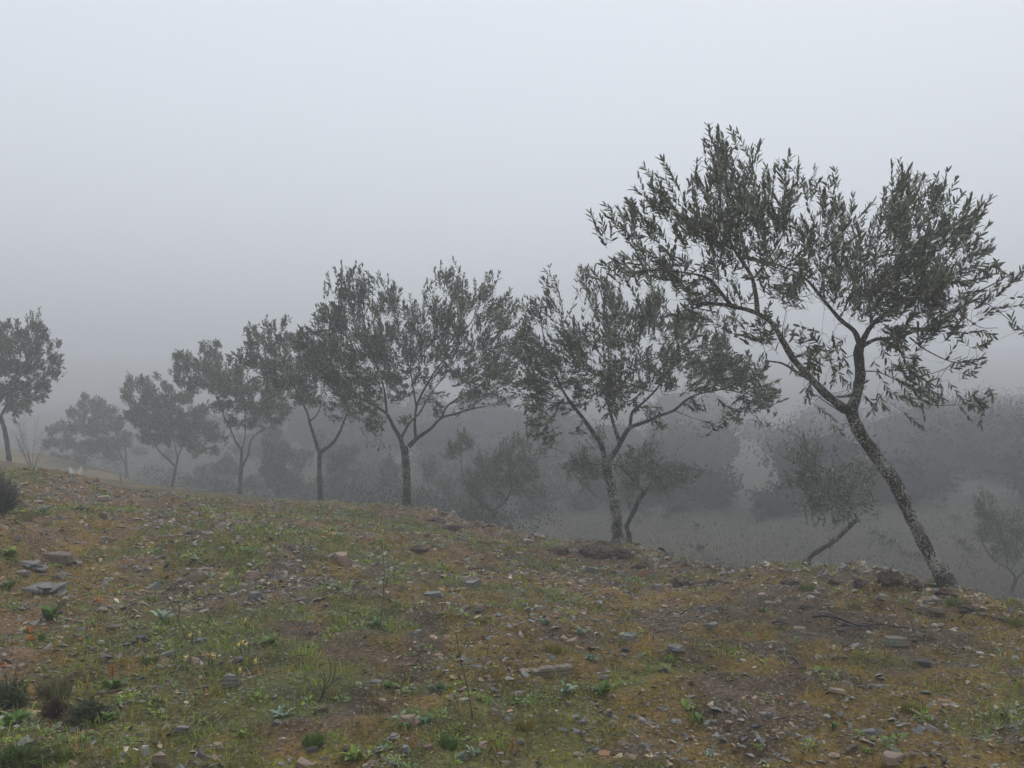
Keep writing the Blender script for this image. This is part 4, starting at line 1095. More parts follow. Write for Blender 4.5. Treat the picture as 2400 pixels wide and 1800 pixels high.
# rough growth on the bank and the slope below: taller pale grass, one mass
def slope_grass(n=90000):
    rg = np.random.default_rng(55)
    y = rg.uniform(4, 34, n); x = rg.uniform(-0.7, 0.72, n) * y + rg.normal(0, 1, n)
    s, _, _ = edge_info(x, y)
    k = (s > 0.15) & (s < 22); x, y, s = x[k], y[k], s[k]
    m = len(x); z = ground_h(x, y) - 0.01
    Hh = rg.uniform(0.03, 0.11, m); a = rg.uniform(0, 2 * math.pi, m); ln = rg.uniform(.1, .5, m)
    W = 0.004 * np.clip(y / 9, 1, 2.5)
    B = np.stack([x, y, z], 1); sd = np.stack([np.cos(a) * W, np.sin(a) * W, 0 * a], 1)
    tip = B + np.stack([np.cos(a * 3) * ln * Hh, np.sin(a * 3) * ln * Hh, Hh], 1)
    V3 = np.stack([B - sd, B + sd, tip], 1).reshape(-1, 3)
    f = np.arange(m)[:, None] * 3 + np.array((0, 1, 2))[None]
    t = rg.random((m, 1)); c = (np.array((0.026, 0.029, 0.017)) * (1 - t) + np.array((0.048, 0.046, 0.028)) * t)
    ob = mesh_obj('undergrowth', np_mesh('undergrowth', V3, [f], M['grass'], np.repeat(c, 3, axis=0)))
    tag(ob, 'rough dry grass on the slope below the terrace', 'undergrowth', kind='stuff')
slope_grass()
# ------------------------------------------------------------------ stones
def stone_mesh(kind, w, d, h, seed):
    """an angular stone w x d x h metres, resting on z = 0"""
    rg = np.random.default_rng(seed)
    def slab(w, d, h, n=9, z0=0.0, dx=0.0, dy=0.0, taper=0.82):
        a = np.sort(rg.uniform(0, 2 * math.pi, n)) ; pts = []
        rr = rg.uniform(0.78, 1.08, n)
        for q in (0, 1):
            k = 1.0 if q == 0 else taper
            for i in range(n):
                c, s_ = math.cos(a[i]), math.sin(a[i])
                e = max(abs(c), abs(s_)) ** 0.6            # between round and boxy
                pts.append((dx + c / e * w / 2 * rr[i] * k + rg.normal(0, .015 * w), dy + s_ / e * d / 2 * rr[i] * k + rg.normal(0, .015 * w), z0 + q * h * rg.uniform(0.86, 1.0) + (1 - q) * rg.uniform(0, 0.06) * h))
        return hull(pts)
    if kind == 'slab':
        v, f = slab(w, d, h)
    elif kind == 'block':
        v, f = slab(w, d, h, 7, taper=0.68)
    elif kind == 'wedge':
        v, f = slab(w, d, h, 7, taper=0.75)
        v[:, 2] *= np.clip(0.28 + 0.85 * (v[:, 0] / w + 0.5), 0.15, 1.2)
    elif kind == 'round':
        p = rg.normal(0, 1, (46, 3)); p /= np.linalg.norm(p, axis=1)[:, None]
        p *= np.array((w / 2, d / 2, h / 2)) * rg.uniform(0.9, 1.05, (46, 1)); p[:, 2] += h * 0.45
        v, f = hull([tuple(q) for q in p])
    elif kind == 'layer':
        vs, fs, o, z = [], [], 0, 0.0
        m = 6
        for i in range(m):
            hh = h / m
            a, b = slab(w * rg.uniform(.45, 1.0) * (1 - .06 * i), d * rg.uniform(.5, 1.0), hh * rg.uniform(.8, 1.3), 10, z, rg.uniform(-.17, .17) * w, rg.uniform(-.17, .17) * d, 0.96)
            vs.append(a); fs.append(b + o); o += len(a); z += hh * 0.93
        v, f = np.vstack(vs), np.vstack(fs)
    elif kind == 'plank':
        n = 23; xs = np.linspace(-w / 2, w / 2, n); prof = []
        prev = 0
        for i, x in enumerate(xs):
            t = x / w
            top = h * (0.98 + 0.05 * math.sin(6 * t) + rg.normal(0, .05)); bot = h * (0.02 if t < 0.15 else 0.02 + 0.9 * (t - 0.15))
            db, df = d / 2 * rg.uniform(.85, 1.05), -d / 2 * rg.uniform(.85, 1.05)
            xo = rg.normal(0, .008 * w)
            prof += [(x + xo, df, bot), (x + xo, df * 1.06, bot + (top - bot) * .38), (x + xo, df * 0.98, bot + (top - bot) * .62), (x + xo, df * .86, top), (x + xo, db * .9, top * 1.03), (x + xo, db, bot)]
        v = np.array(prof); fs = []
        for i in range(n - 1):
            for k in range(6):
                a, b = i * 6 + k, i * 6 + (k + 1) % 6
                fs += [(a, a + 6, b), (b, a + 6, b + 6)]
        for k in range(1, 5):
            fs += [(0, k, k + 1), ((n - 1) * 6, (n - 1) * 6 + k + 1, (n - 1) * 6 + k)]
        f = np.array(fs)
    return v, f

def place_stone(view, x, y, w, h, mat, kind, label, rot=None, name='stone', lift=0.0, tilt=None, group=None, cat='stone'):
    seed = int(x * 7 + y * 13) % 100000
    rg = np.random.default_rng(seed)
    sc = VIEW[view][0]
    px, py = vpx(view, x, y + 0.38 * h)
    gxx, gyy, gzz = ground_at(px, py)
    mpp = gyy / FOC / sc
    W = w * mpp; Dp = W * rg.uniform(0.5, 0.7) if kind != 'plank' else W * 0.15
    Hh = max(0.25 * W if kind in ('slab', 'layer') else 0.4 * W, h * mpp * (0.62 if kind in ('slab', 'layer') else 0.95)) if kind != 'plank' else h * mpp
    Hh = min(Hh, 0.95 * W)
    v, f = stone_mesh(kind, W, Dp, Hh, seed)
    gyy += Dp * 0.35
    gzz = H(gxx, gyy)
    o = mesh_obj(name, np_mesh(name, v, [f], M[mat]), loc=(gxx, gyy, gzz - 0.22 * Hh + lift))
    tl = tilt if tilt is not None else (rg.normal(0.08, 0.08), rg.normal(0, 0.1))
    o.rotation_euler = (tl[0], tl[1], rot if rot is not None else rg.normal(0, 0.25))
    tag(o, label, cat, group or 'stones lying on the terrace')
    return o

STONES = [
    # view, x, y, w, h, material, kind, label
    (7, 1380, 985, 340, 78, 'buff', 'plank', 'long plank-like tan slab of split slate with a hollow under its end'),
    (6, 215, 668, 262, 62, 'slate', 'layer', 'big flaky grey slate slab near the left edge'),
    (6, 335, 738, 80, 62, 'brown', 'wedge', 'dark triangular stone leaning below the big flaky slate slab'),
    (6, 290, 492, 185, 46, 'brown', 'slab', 'long brownish slab sloping down above the big flaky slate slab'),
    (6, 155, 530, 150, 44, 'slate', 'layer', 'heap-like pile of thin grey slate flakes above the big slab'),
    (6, 115, 580, 90, 26, 'brown', 'slab', 'reddish-brown flake at the foot of the thin slate pile'),
    (6, 305, 598, 72, 28, 'slate', 'slab', 'small flat grey flake between brown slab and big slate slab'),
    (6, 838, 645, 108, 52, 'blue', 'wedge', 'blue-grey flat-topped stone alone in the left meadow'),
    (6, 1392, 602, 105, 62, 'pink', 'block', 'pinkish stone with a pointed top in the middle distance'),
    (6, 1418, 560, 70, 50, 'brown', 'wedge', 'dark brown stone tucked behind the pinkish pointed stone'),
    (6, 1412, 702, 90, 56, 'slate', 'block', 'grey stone with a white quartz side below the pinkish one'),
    (7, 128, 292, 150, 82, 'pink', 'block', 'large pinkish-tan block with a peaked top in the middle distance'),
    (6, 1265, 1192, 118, 92, 'slate', 'block', 'pale grey angular rock sitting among green weeds'),
    (6, 632, 884, 112, 34, 'brown', 'slab', 'flat reddish-brown slab overhanging a dark gap'),
    (6, 765, 942, 128, 66, 'dark', 'layer', 'dark layered stone block with a wet black face'),
    (6, 920, 1028, 108, 44, 'slate', 'wedge', 'thin grey shard tilted upward beside the dark layered block'),
    (6, 1110, 952, 100, 34, 'blue', 'slab', 'blue-grey slab among the daffodils'),
    (6, 85, 382, 62, 36, 'slate', 'wedge', 'pale-edged dark stone near the left picture edge'),
    (6, 572, 258, 80, 44, 'brown', 'block', 'brown stone with a bright right edge below the crest'),
    (6, 1122, 206, 58, 20, 'white', 'slab', 'pale flat stone near the crest in the distance'),
    (6, 560, 164, 82, 20, 'white', 'slab', 'long pale stone just under the crest, right of the dog'),
    (6, 340, 104, 40, 12, 'white', 'slab', 'thin pale splinter of stone right below the dog'),
    (6, 885, 1612, 120, 100, 'tan', 'block', 'rusty tan boulder cut by the bottom edge, mossy on top'),
    (6, 795, 1572, 74, 66, 'white', 'block', 'off-white stone leaning on the rusty tan boulder'),
    (6, 1192, 1540, 92, 44, 'tan', 'slab', 'rounded grey-tan flat stone near the bottom'),
    (6, 1005, 1450, 84, 44, 'slate', 'slab', 'smooth light grey flat stone low among grass'),
    (6, 890, 1340, 32, 34, 'white', 'round', 'lone pale upright pebble beside dark bare soil'),
    (6, 1690, 1640, 150, 50, 'pink', 'slab', 'broad pinkish-brown slab at the bottom edge'),
    (6, 1780, 1342, 84, 46, 'brown', 'wedge', 'brown slanted stone below a dry twiggy weed'),
    (6, 248, 1002, 74, 44, 'pink', 'wedge', 'pinkish-tan pointed stone beside orange leaves'),
    (6, 1560, 838, 34, 54, 'tan', 'block', 'small tan stone standing upright'),
    (6, 556, 966, 48, 30, 'white', 'round', 'pale pebble left of the dark layered block'),
    (7, 912, 292, 112, 40, 'slate', 'wedge', 'dark grey slab tilted to the right near the terrace rim'),
    (7, 682, 506, 138, 36, 'blue', 'slab', 'flat blue-grey slab with a pointed end, mid terrace'),
    (7, 925, 438, 118, 46, 'slate', 'slab', 'grey slab with a rusty front, mid terrace'),
    (7, 1240, 574, 60, 30, 'blue', 'block', 'small bright blue-grey block in the middle'),
    (7, 1655, 358, 76, 44, 'slate', 'block', 'dull grey block near the foot of the mound trunk'),
    (7, 1912, 335, 64, 44, 'dark', 'wedge', 'dark stone right under the mound trunk'),
    (7, 1970, 372, 56, 34, 'rust', 'block', 'rusty orange stone right of the mound'),
    (7, 2070, 456, 100, 34, 'slate', 'slab', 'pale flat slab right of the mound, close to the rim'),
    (7, 1562, 796, 140, 52, 'pink', 'slab', 'pinkish-tan sloping slab above the plank-like slab'),
    (7, 1880, 768, 122, 40, 'blue', 'slab', 'wide blue-grey slab right of the pinkish sloping one'),
    (7, 2160, 842, 106, 40, 'slate', 'layer', 'split grey slate stone, mid right'),
    (7, 540, 1268, 134, 58, 'pink', 'block', 'tan flat-topped block with a fern-green weed at its side'),
    (7, 442, 1370, 112, 84, 'slate', 'layer', 'ridged grey slate block with stair-like layers'),
    (7, 360, 1452, 88, 52, 'blue', 'round', 'smooth blue-grey oval stone near the bottom'),
    (7, 518, 1456, 80, 52, 'blue', 'block', 'pale bluish angular stone beside the smooth oval one'),
    (7, 852, 1492, 112, 88, 'green', 'wedge', 'dark green-grey slab tilted steeply at the bottom'),
    (7, 996, 1412, 60, 28, 'tan', 'slab', 'small tan stone like a bread roll near the bottom'),
    (7, 700, 1342, 70, 36, 'tan', 'wedge', 'pale triangular stone above green weed leaves'),
    (7, 372, 1172, 90, 50, 'pink', 'block', 'pinkish stone with a red weed at its foot'),
    (7, 665, 1442, 100, 40, 'brown', 'slab', 'orange-brown slab with a dark hollow behind it'),
    (7, 1740, 1020, 68, 34, 'blue', 'slab', 'light blue-grey stone right of the plank-like slab'),
    (7, 1972, 1276, 68, 40, 'white', 'block', 'cream-coloured notched stone, lower right of centre'),
    (7, 1576, 1476, 70, 42, 'tan', 'round', 'tan rounded stone near the bottom, right of centre'),
    (7, 1740, 1482, 116, 28, 'rust', 'slab', 'flat two-tone orange and grey slab at the bottom'),
    (7, 1232, 1410, 50, 40, 'slate', 'round', 'lichen-mottled pale grey stone near the bottom'),
    (7, 482, 888, 70, 50, 'tan', 'wedge', 'yellowish tan stone with a dark hollow, left of centre'),
    (7, 1440, 640, 42, 24, 'tan', 'round', 'small tan pebble, mid right of centre'),
    (7, 1780, 627, 36, 26, 'white', 'round', 'pale cream pebble on dark bare soil'),
    (7, 600, 726, 72, 30, 'slate', 'slab', 'low grey flake left of centre'),
    (7, 42, 52, 52, 40, 'pink', 'block', 'distant pinkish stone under the second tree row'),
    (7, 1085, 236, 70, 34, 'slate', 'slab', 'mottled grey slab on the rim beside grass'),
    (7, 340, 1042, 92, 34, 'slate', 'slab', 'dim grey slab over a dark gap, left of centre'),
    (7, 880, 1148, 90, 34, 'white', 'slab', 'pale crumbly stone at the foot of the tall dry weed'),
    (8, 1624, 276, 94, 52, 'tan', 'round', 'round pale boulder on the rim left of the leaning trunk base'),
    (8, 1450, 512, 70, 20, 'white', 'slab', 'bright white sliver of stone above the grey-green slab'),
    (8, 1440, 556, 190, 40, 'green', 'slab', 'long grey-green tilted slab on the right'),
    (8, 1592, 672, 128, 66, 'dark', 'wedge', 'nearly black wedge of stone on the right'),
    (8, 1950, 600, 60, 26, 'white', 'round', 'pale oval stone near the right edge'),
    (8, 1010, 990, 56, 42, 'white', 'round', 'white rounded stone above bright green leaves'),
    (8, 1280, 1090, 130, 62, 'blue', 'wedge', 'blue-grey broken slab at the lower right'),
    (8, 1340, 1142, 54, 30, 'tan', 'round', 'cream oval pebble in front of the broken slab'),
    (8, 1165, 1182, 108, 72, 'brown', 'wedge', 'dark brown pointed stone at the lower right'),
    (8, 1058, 1238, 82, 46, 'tan', 'round', 'tan stone left of the dark brown pointed one'),
    (8, 1450, 1272, 182, 52, 'pink', 'slab', 'wide pinkish slab cut by the bottom edge, right'),
    (8, 745, 402, 54, 36, 'slate', 'block', 'grey-tan block left of the dark dead branch'),
    (8, 850, 456, 92, 30, 'pink', 'slab', 'reddish flat stone below the dark dead branch'),
    (8, 790, 232, 60, 36, 'rust', 'block', 'orange stone on the rim right of centre'),
    (8, 950, 238, 42, 28, 'white', 'round', 'pale round stone next to the orange rim stone'),
    (8, 1672, 436, 60, 30, 'white', 'round', 'pale grey stone right of the dark dead branch'),
    (8, 1742, 412, 50, 34, 'rust', 'block', 'orange crumbling stone below the round pale boulder'),
    (8, 92, 582, 120, 40, 'slate', 'layer', 'split grey slate over a dark hollow, right of centre'),
    (8, 500, 652, 50, 22, 'white', 'slab', 'white flat pebble right of the split grey slate'),
    (8, 320, 690, 42, 30, 'pink', 'round', 'small pink stone in rusty moss'),
    (8, 612, 242, 82, 38, 'pink', 'slab', 'dull tan slab on the rim, left of the orange stone'),
    (8, 912, 268, 70, 30, 'slate', 'slab', 'dull grey slab behind the dark dead branch'),
    (8, 482, 1206, 92, 40, 'blue', 'slab', 'flat blue-grey stone at the bottom, right half'),
    (8, 640, 982, 100, 28, 'slate', 'slab', 'greenish-grey flake in mossy ground, lower right'),
    (8, 1088, 846, 100, 24, 'tan', 'slab', 'low tan flake sunk in ochre moss'),
    (8, 576, 1066, 80, 26, 'dark', 'slab', 'thin dark flake, lower right'),
    (8, 310, 442, 112, 30, 'slate', 'slab', 'low grey slab in ochre moss, right of centre'),
    (8, 412, 1030, 50, 30, 'pink', 'round', 'small greyish-pink pebble, lower right of centre'),
    (8, 682, 142, 40, 20, 'white', 'block', 'tiny white stone on the rim left of the crooked stem'),
    (8, 962, 130, 26, 18, 'white', 'round', 'tiny bright stone on the rim right of the crooked stem'),
]
for s_ in STONES:
    place_stone(*s_)

# crumbly lumps of turned earth on the rim
def soil_clod(view, x, y, w, h, label, seed):
    rg = np.random.default_rng(seed)
    px, py = vpx(view, x, y + h / 2)
    gxx, gyy, gzz = ground_at(px, py)
    mpp = gyy / FOC / VIEW[view][0]
    bm = bmesh.new(); bmesh.ops.create_icosphere(bm, subdivisions=4, radius=1.0)
    v = np.array([q.co[:] for q in bm.verts]); f = np.array([[q.index for q in t.verts] for t in bm.faces]); bm.free()
    k = 0.72 + 1.1 * (fbm(v[:, 0] * 1.0 + seed, v[:, 1] + v[:, 2] * 0.7, 0.8, seed, 3) - 0.35) + 0.55 * (fbm(v[:, 0] + v[:, 2], v[:, 1] - v[:, 2], 0.28, seed + 3, 2) - 0.5)
    v = v * k[:, None] * np.array((w * mpp / 2 * 1.3, w * mpp / 2 * 1.0, h * mpp * 0.66))
    o = mesh_obj('soil_clod', np_mesh('soil_clod', v, [f], M['clod']), loc=(gxx, gyy + w * mpp * .3, H(gxx, gyy + w * mpp * .3) + h * mpp * 0.12))
    tag(o, label, 'soil clod', 'earth clods on the rim')
def clod_mat():
    m, n, l, b = new_mat('turned_earth')
    tc = N(n, 'ShaderNodeTexCoord'); no = N(n, 'ShaderNodeTexNoise'); no.inputs['Scale'].default_value = 22; no.inputs['Detail'].default_value = 6
    l.new(tc.outputs['Object'], no.inputs['Vector'])
    r = ramp(n, [(0.3, (0.035, 0.027, 0.02)), (0.55, (0.085, 0.062, 0.045)), (0.75, (0.17, 0.13, 0.09))])
    l.new(no.outputs[0], r.inputs[0]); l.new(r.outputs[0], b.inputs['Base Color']); b.inputs['Roughness'].default_value = 0.9
    bp = N(n, 'ShaderNodeBump'); bp.inputs['Strength'].default_value = 1; bp.inputs['Distance'].default_value = 0.03
    l.new(no.outputs[0], bp.inputs['Height']); l.new(bp.outputs[0], b.inputs['Normal'])
    return m
M['clod'] = clod_mat()
for i, (vw, x, y, w, h, lb) in enumerate([
        (8, 1410, 135, 110, 110, 'tall dark earth clod on the rim left of the leaning trunk'), (8, 1050, 160, 130, 60, 'broad dark earth clod on the rim right of the crooked stem'),
        (8, 160, 138, 150, 80, 'brown earth clod with dry grass on the rim right of the mound'), (8, 1220, 175, 60, 50, 'small dark earth clod between the two larger rim clods'),
        (7, 1690, 250, 150, 70, 'dark earth heap at the left foot of the mound trunk'), (7, 1850, 250, 110, 70, 'dark earth heap at the right foot of the mound trunk'),
        (8, 1740, 225, 120, 60, 'dark earth heap at the foot of the leaning trunk'), (7, 780, 90, 120, 40, 'low earth heap right of the straight forked trunk'),
        (7, 600, 235, 100, 36, 'low reddish earth clod in mid terrace'), (8, 1650, 345, 130, 50, 'dark earth under the round pale boulder'),
        (8, 330, 160, 90, 40, 'low earth clod on the rim left of the crooked stem'), (8, 800, 165, 90, 36, 'flat earth clod on the rim right next to the crooked stem'), (8, 1560, 190, 100, 60, 'crumbly earth lump left of the leaning trunk foot'),
        (8, 1900, 330, 120, 40, 'low dark earth lump right of the leaning trunk foot'), (7, 1450, 235, 120, 44, 'grassy earth lump left of the mound'), (7, 1990, 320, 90, 44, 'dark earth lump right of the mound, by the rusty stone'),
        (7, 1250, 185, 110, 40, 'brown earth lump on the rim, left of the grassy lump'), (7, 700, 45, 110, 40, 'earth lump at the foot of the straight forked trunk')]):
    soil_clod(vw, x, y, w, h, lb, 900 + i)

# the many smaller chips: a few shapes, copied
def chips():
    rg = np.random.default_rng(77)
    kinds = [('slate', 85, 'small chip of grey slate strewn on the terrace', 'grey slate chips'), ('blue', 45, 'small chip of bluish slate strewn on the terrace', 'bluish slate chips'), ('tan', 45, 'small tan stone strewn on the terrace', 'small tan stones'),
             ('pink', 35, 'small pinkish stone strewn on the terrace', 'small pinkish stones'), ('white', 35, 'small white quartz pebble strewn on the terrace', 'white quartz pebbles'), ('dark', 30, 'small dark flake of stone strewn on the terrace', 'dark stone flakes')]
    for mat, n, lb, gp in kinds:
        protos = []
        for k in range(6):
            v, f = stone_mesh('round' if mat == 'white' and k % 2 else ('slab', 'block', 'wedge', 'slab', 'layer', 'block')[k], 1.0, rg.uniform(.55, .8), rg.uniform(.22, .45), 4000 + k + 31 * len(mat))
            protos.append(np_mesh('stone_chip', v, [f], M[mat]))
        i = 0
        while i < n:
            y = 3.2 + 9.5 * rg.random() ** 1.15; x = rg.uniform(-0.62, 0.62) * y
            s, _, _ = edge_info(np.array([x]), np.array([y]))
            if s[0] > -0.1: continue
            g, o_, r, d = patch_cols(np.array([x]), np.array([y]))
            if rg.random() < 0.5 * g[0]: continue
            if rg.random() > smooth(0.38, 0.60, fbm(np.array([x]), np.array([y]), 0.9, 909, 2))[0] + 0.12: continue
            z = H(x, y)
            sz = rg.uniform(0.028, 0.085) * (0.75 + 0.05 * y)
            ob = mesh_obj('stone_chip', protos[int(rg.integers(6))], loc=(x, y, z - 0.09 * sz))
            ob.scale = (sz, sz, sz * rg.uniform(.7, 1.2)); ob.rotation_euler = (rg.normal(0, .2), rg.normal(0, .2), rg.uniform(0, 6.3))
            tag(ob, lb, 'stone', gp)
            i += 1
chips()

# ------------------------------------------------------------------ dead branch and sticks
def curve_thing(name, label, cat, view, lines, r, mat, lift=0.02):
    """a stick lying on the ground; each line is a branch"""
    P0 = ground_at(*vpx(view, *lines[0][0]))
    parts = []
    for li, ln in enumerate(lines):
        pts = []
        for i, (x, y) in enumerate(ln):
            g = ground_at(*vpx(view, x, y))
            pts.append((g[0] - P0[0], g[1] - P0[1], g[2] - P0[2] + lift, r * (1 - 0.6 * i / len(ln)) * (1 if li == 0 else .6)))
        parts.append(tube(catmull(pts, 0.03), 7, 0.25, li + 3))
    v, q, t = join(parts)
    o = mesh_obj(name, np_mesh(name, v, [q, t], mat, smooth=True), loc=P0)
    tag(o, label, cat)
curve_thing('dead_branch', 'dark wet dead branch lying on the stones at right', 'branch', 8, [[(920, 405), (1020, 400), (1110, 425), (1200, 460), (1260, 462), (1340, 452), (1420, 470), (1510, 472)], [(1020, 400), (1090, 440), (1160, 462)], [(1200, 458), (1240, 448), (1290, 466)]], 0.010, M['wet_wood'], 0.03)
curve_thing('stick', 'thin dry stick lying across the mid terrace', 'stick', 7, [[(905, 362), (990, 355), (1085, 340)]], 0.007, M['dry_stem'])

# ------------------------------------------------------------------ plants
def stem_plant(label, view, lines, r, name='dry_weed', mat='dry_stem', lean=0.25, grp='tall dry weeds on the terrace'):
    """an upright bare weed: first line is the main stem from the ground up, the rest are side twigs"""
    gx0, gy0, gz0 = ground_at(*vpx(view, *lines[0][0]))
    root = empty(name, (gx0, gy0, gz0)); tag(root, label, 'weed', grp)
    mpp = gy0 / FOC / VIEW[view][0]
    bx, by = lines[0][0]
    rg = np.random.default_rng(int(bx + by))
    dep = {}
    for li, ln in enumerate(lines):
        pts = []
        d0 = min(((abs(ln[0][0] - k[0]) + abs(ln[0][1] - k[1]), v) for k, v in dep.items()), default=(0, 0))[1]
        dd = rg.normal(0, lean)
        for i, (x, y) in enumerate(ln):
            dy = d0 + dd * (abs(y - ln[0][1]) + abs(x - ln[0][0])) * mpp * (1 if li else .4)
            dep[(x, y)] = dy
            pts.append(((x - bx) * mpp, dy, (by - y) * mpp - (0.02 if i == 0 and li == 0 else 0), r * (1 - 0.65 * i / max(1, len(ln) - 1)) * (1 if li == 0 else .65)))
        v, q, t = tube(catmull(pts, 0.015), 5, 0.2, li)
        mesh_obj('stem' if li == 0 else 'side_twig', np_mesh('stem', v, [q, t], M[mat], smooth=True), root)
    return root
stem_plant('tall bare forked weed, its right arm curving up, centre foreground', 7, [[(932, 1262), (915, 1160), (890, 1040), (866, 940), (850, 880), (834, 800), (826, 740)], [(898, 1075), (950, 1030), (1000, 970), (1018, 890), (1028, 850)], [(866, 945), (840, 920), (810, 915)], [(850, 880), (880, 820), (900, 760)], [(880, 1000), (850, 985), (800, 980)]], 0.0032)
stem_plant('tallest thin bare weed rising past the pink block', 7, [[(365, 692), (374, 620), (382, 540), (388, 440), (390, 350), (382, 260), (370, 175)], [(380, 605), (430, 585), (470, 545)], [(376, 630), (330, 590), (310, 540)], [(388, 470), (405, 440), (412, 400)], [(385, 520), (350, 500)]], 0.0032)
stem_plant('short bare two-pronged twig right of the centre', 7, [[(1030, 732), (1036, 680), (1040, 632)], [(1036, 680), (1060, 700), (1085, 690), (1102, 650), (1112, 606)]], 0.003)
stem_plant('thin dark weed leaning left beside the daffodils', 6, [[(1036, 965), (1015, 900), (985, 830), (955, 765), (928, 715)], [(985, 830), (1000, 790), (1005, 750)], [(955, 765), (920, 750)]], 0.0032)
stem_plant('dry twiggy weed leaning right above the brown slanted stone', 6, [[(1765, 1292), (1800, 1230), (1845, 1180), (1870, 1120), (1880, 1060)], [(1800, 1230), (1810, 1170), (1800, 1110)], [(1845, 1180), (1885, 1150)]], 0.0032)
stem_plant('brittle dark weed with a bent tip left of the dim grey slab', 7, [[(5, 1135), (30, 1080), (58, 1020), (64, 960), (50, 900)], [(30, 1080), (20, 1030), (-8, 1000)]], 0.003)
stem_plant('short dead stalk by the orange crumbling stone', 8, [[(1540, 480), (1530, 420), (1510, 370)], [(1530, 420), (1552, 380)]], 0.003)
stem_plant('fine dry stalk behind the plank-like slab', 7, [[(745, 640), (742, 590), (738, 545)], [(742, 600), (760, 570)]], 0.0035)

# pale seed plumes standing on the bank
def plume(label, px, py0, py1, Y):
    x = (px - 1200) / FOC * Y; z0 = H(x, Y); z1 = EYE - (py1 - 900) / FOC * Y
    root = empty('seed_plume', (x, Y, z0)); tag(root, label, 'grass stalk', 'pale grass plumes')
    h = z1 - z0; rg = np.random.default_rng(int(px))
    v, q, t = tube(catmull([(0, 0, -.02, .003), (0.01, 0, h * .5, .0025), (-0.03, 0, h, .0015)], .03), 4)
    mesh_obj('stem', np_mesh('stem', v, [q, t], M['dry_stem']), root)
    n = 70; tt = rg.uniform(0.62, 1.0, n); b = np.stack([-0.03 * tt ** 2, 0 * tt, h * tt], 1)
    ax = np.stack([rg.normal(0, .6, n), rg.normal(0, .6, n), np.ones(n)], 1)
    v, f, c = leaves(b, ax, rg.normal(0, 1, (n, 3)), rg.uniform(.02, .045, n), np.full(n, .006), np.tile((0.36, 0.34, 0.27), (n, 1)), detail=False)
    mesh_obj('seed_head', np_mesh('seed_head', v, [f], M['grass'], c), root)
plume('pale feathery grass plume below the leaning trunk, right side', 2352, 1460, 1372, 9.6)
plume('faint pale grass plume on the bank right of the mound', 1685, 1345, 1322, 11.5)
plume('faint pale stalk at the rim near the hazy slim trunk', 285, 1140, 1106, 14.5)

LEAF_PROTO = {}
def leaf_proto(kind, colr):
    key = (kind, colr)
    if key in LEAF_PROTO: return LEAF_PROTO[key]
    # a leaf of length 1 along +y, arching up then over
    n = 7; t = np.linspace(0, 1, n)
    if kind == 'oval':   wd = 0.24 * np.sin(math.pi * (t * 0.93 + 0.04)) ** 0.8
    elif kind == 'strap': wd = 0.055 * np.sin(math.pi * (t * 0.9 + 0.1)) ** 0.5
    elif kind == 'spiny': wd = 0.16 * np.sin(math.pi * (t * 0.93 + 0.05)) * np.where(np.arange(n) % 2, 1.25, 0.6)
    else:                wd = 0.13 * np.sin(math.pi * (t * 0.93 + 0.04))
    z = 0.42 * t - 0.42 * t ** 2.2
    v = np.concatenate([np.stack([-wd, t, z + wd * .35], 1), np.stack([0 * t, t, z], 1), np.stack([wd, t, z + wd * .35], 1)])
    f = []
    for i in range(n - 1):
        f += [(i, n + i, n + i + 1, i + 1), (n + i, 2 * n + i, 2 * n + i + 1, n + i + 1)]
    c = np.tile(np.array(colr), (len(v), 1)); c[n:2 * n] *= 1.25
    me = np_mesh('leaf', v, [np.array(f)], M['herb'], c, smooth=True)
    LEAF_PROTO[key] = me
    return me

def rosette(label, view, x, y, w, kind, colr, n, name, cat, grp, rise=(0.1, 0.8), seed=None):
    rg = np.random.default_rng(seed if seed is not None else int(x * 3 + y * 5))
    gx0, gy0, gz0 = ground_at(*vpx(view, x, y))
    mpp = gy0 / FOC / VIEW[view][0]
    root = empty(name, (gx0, gy0, gz0 - .003), rg.uniform(0, 6.3)); tag(root, label, cat, grp)
    for i in range(n):
        cc = tuple(np.round(np.array(colr) * (0.8, 1.0, 1.2)[int(rg.integers(3))], 4))
        o = mesh_obj('leaf', leaf_proto(kind, cc), root)
        L = w * mpp * 0.56 * rg.uniform(0.6, 1.1)
        o.scale = (L * rg.uniform(.85, 1.25), L, L)
        o.rotation_euler = (rg.uniform(*rise), rg.normal(0, .15), i * 2.4 + rg.normal(0, .25))
        o.location = (rg.normal(0, .01), rg.normal(0, .01), 0.002)
    return root

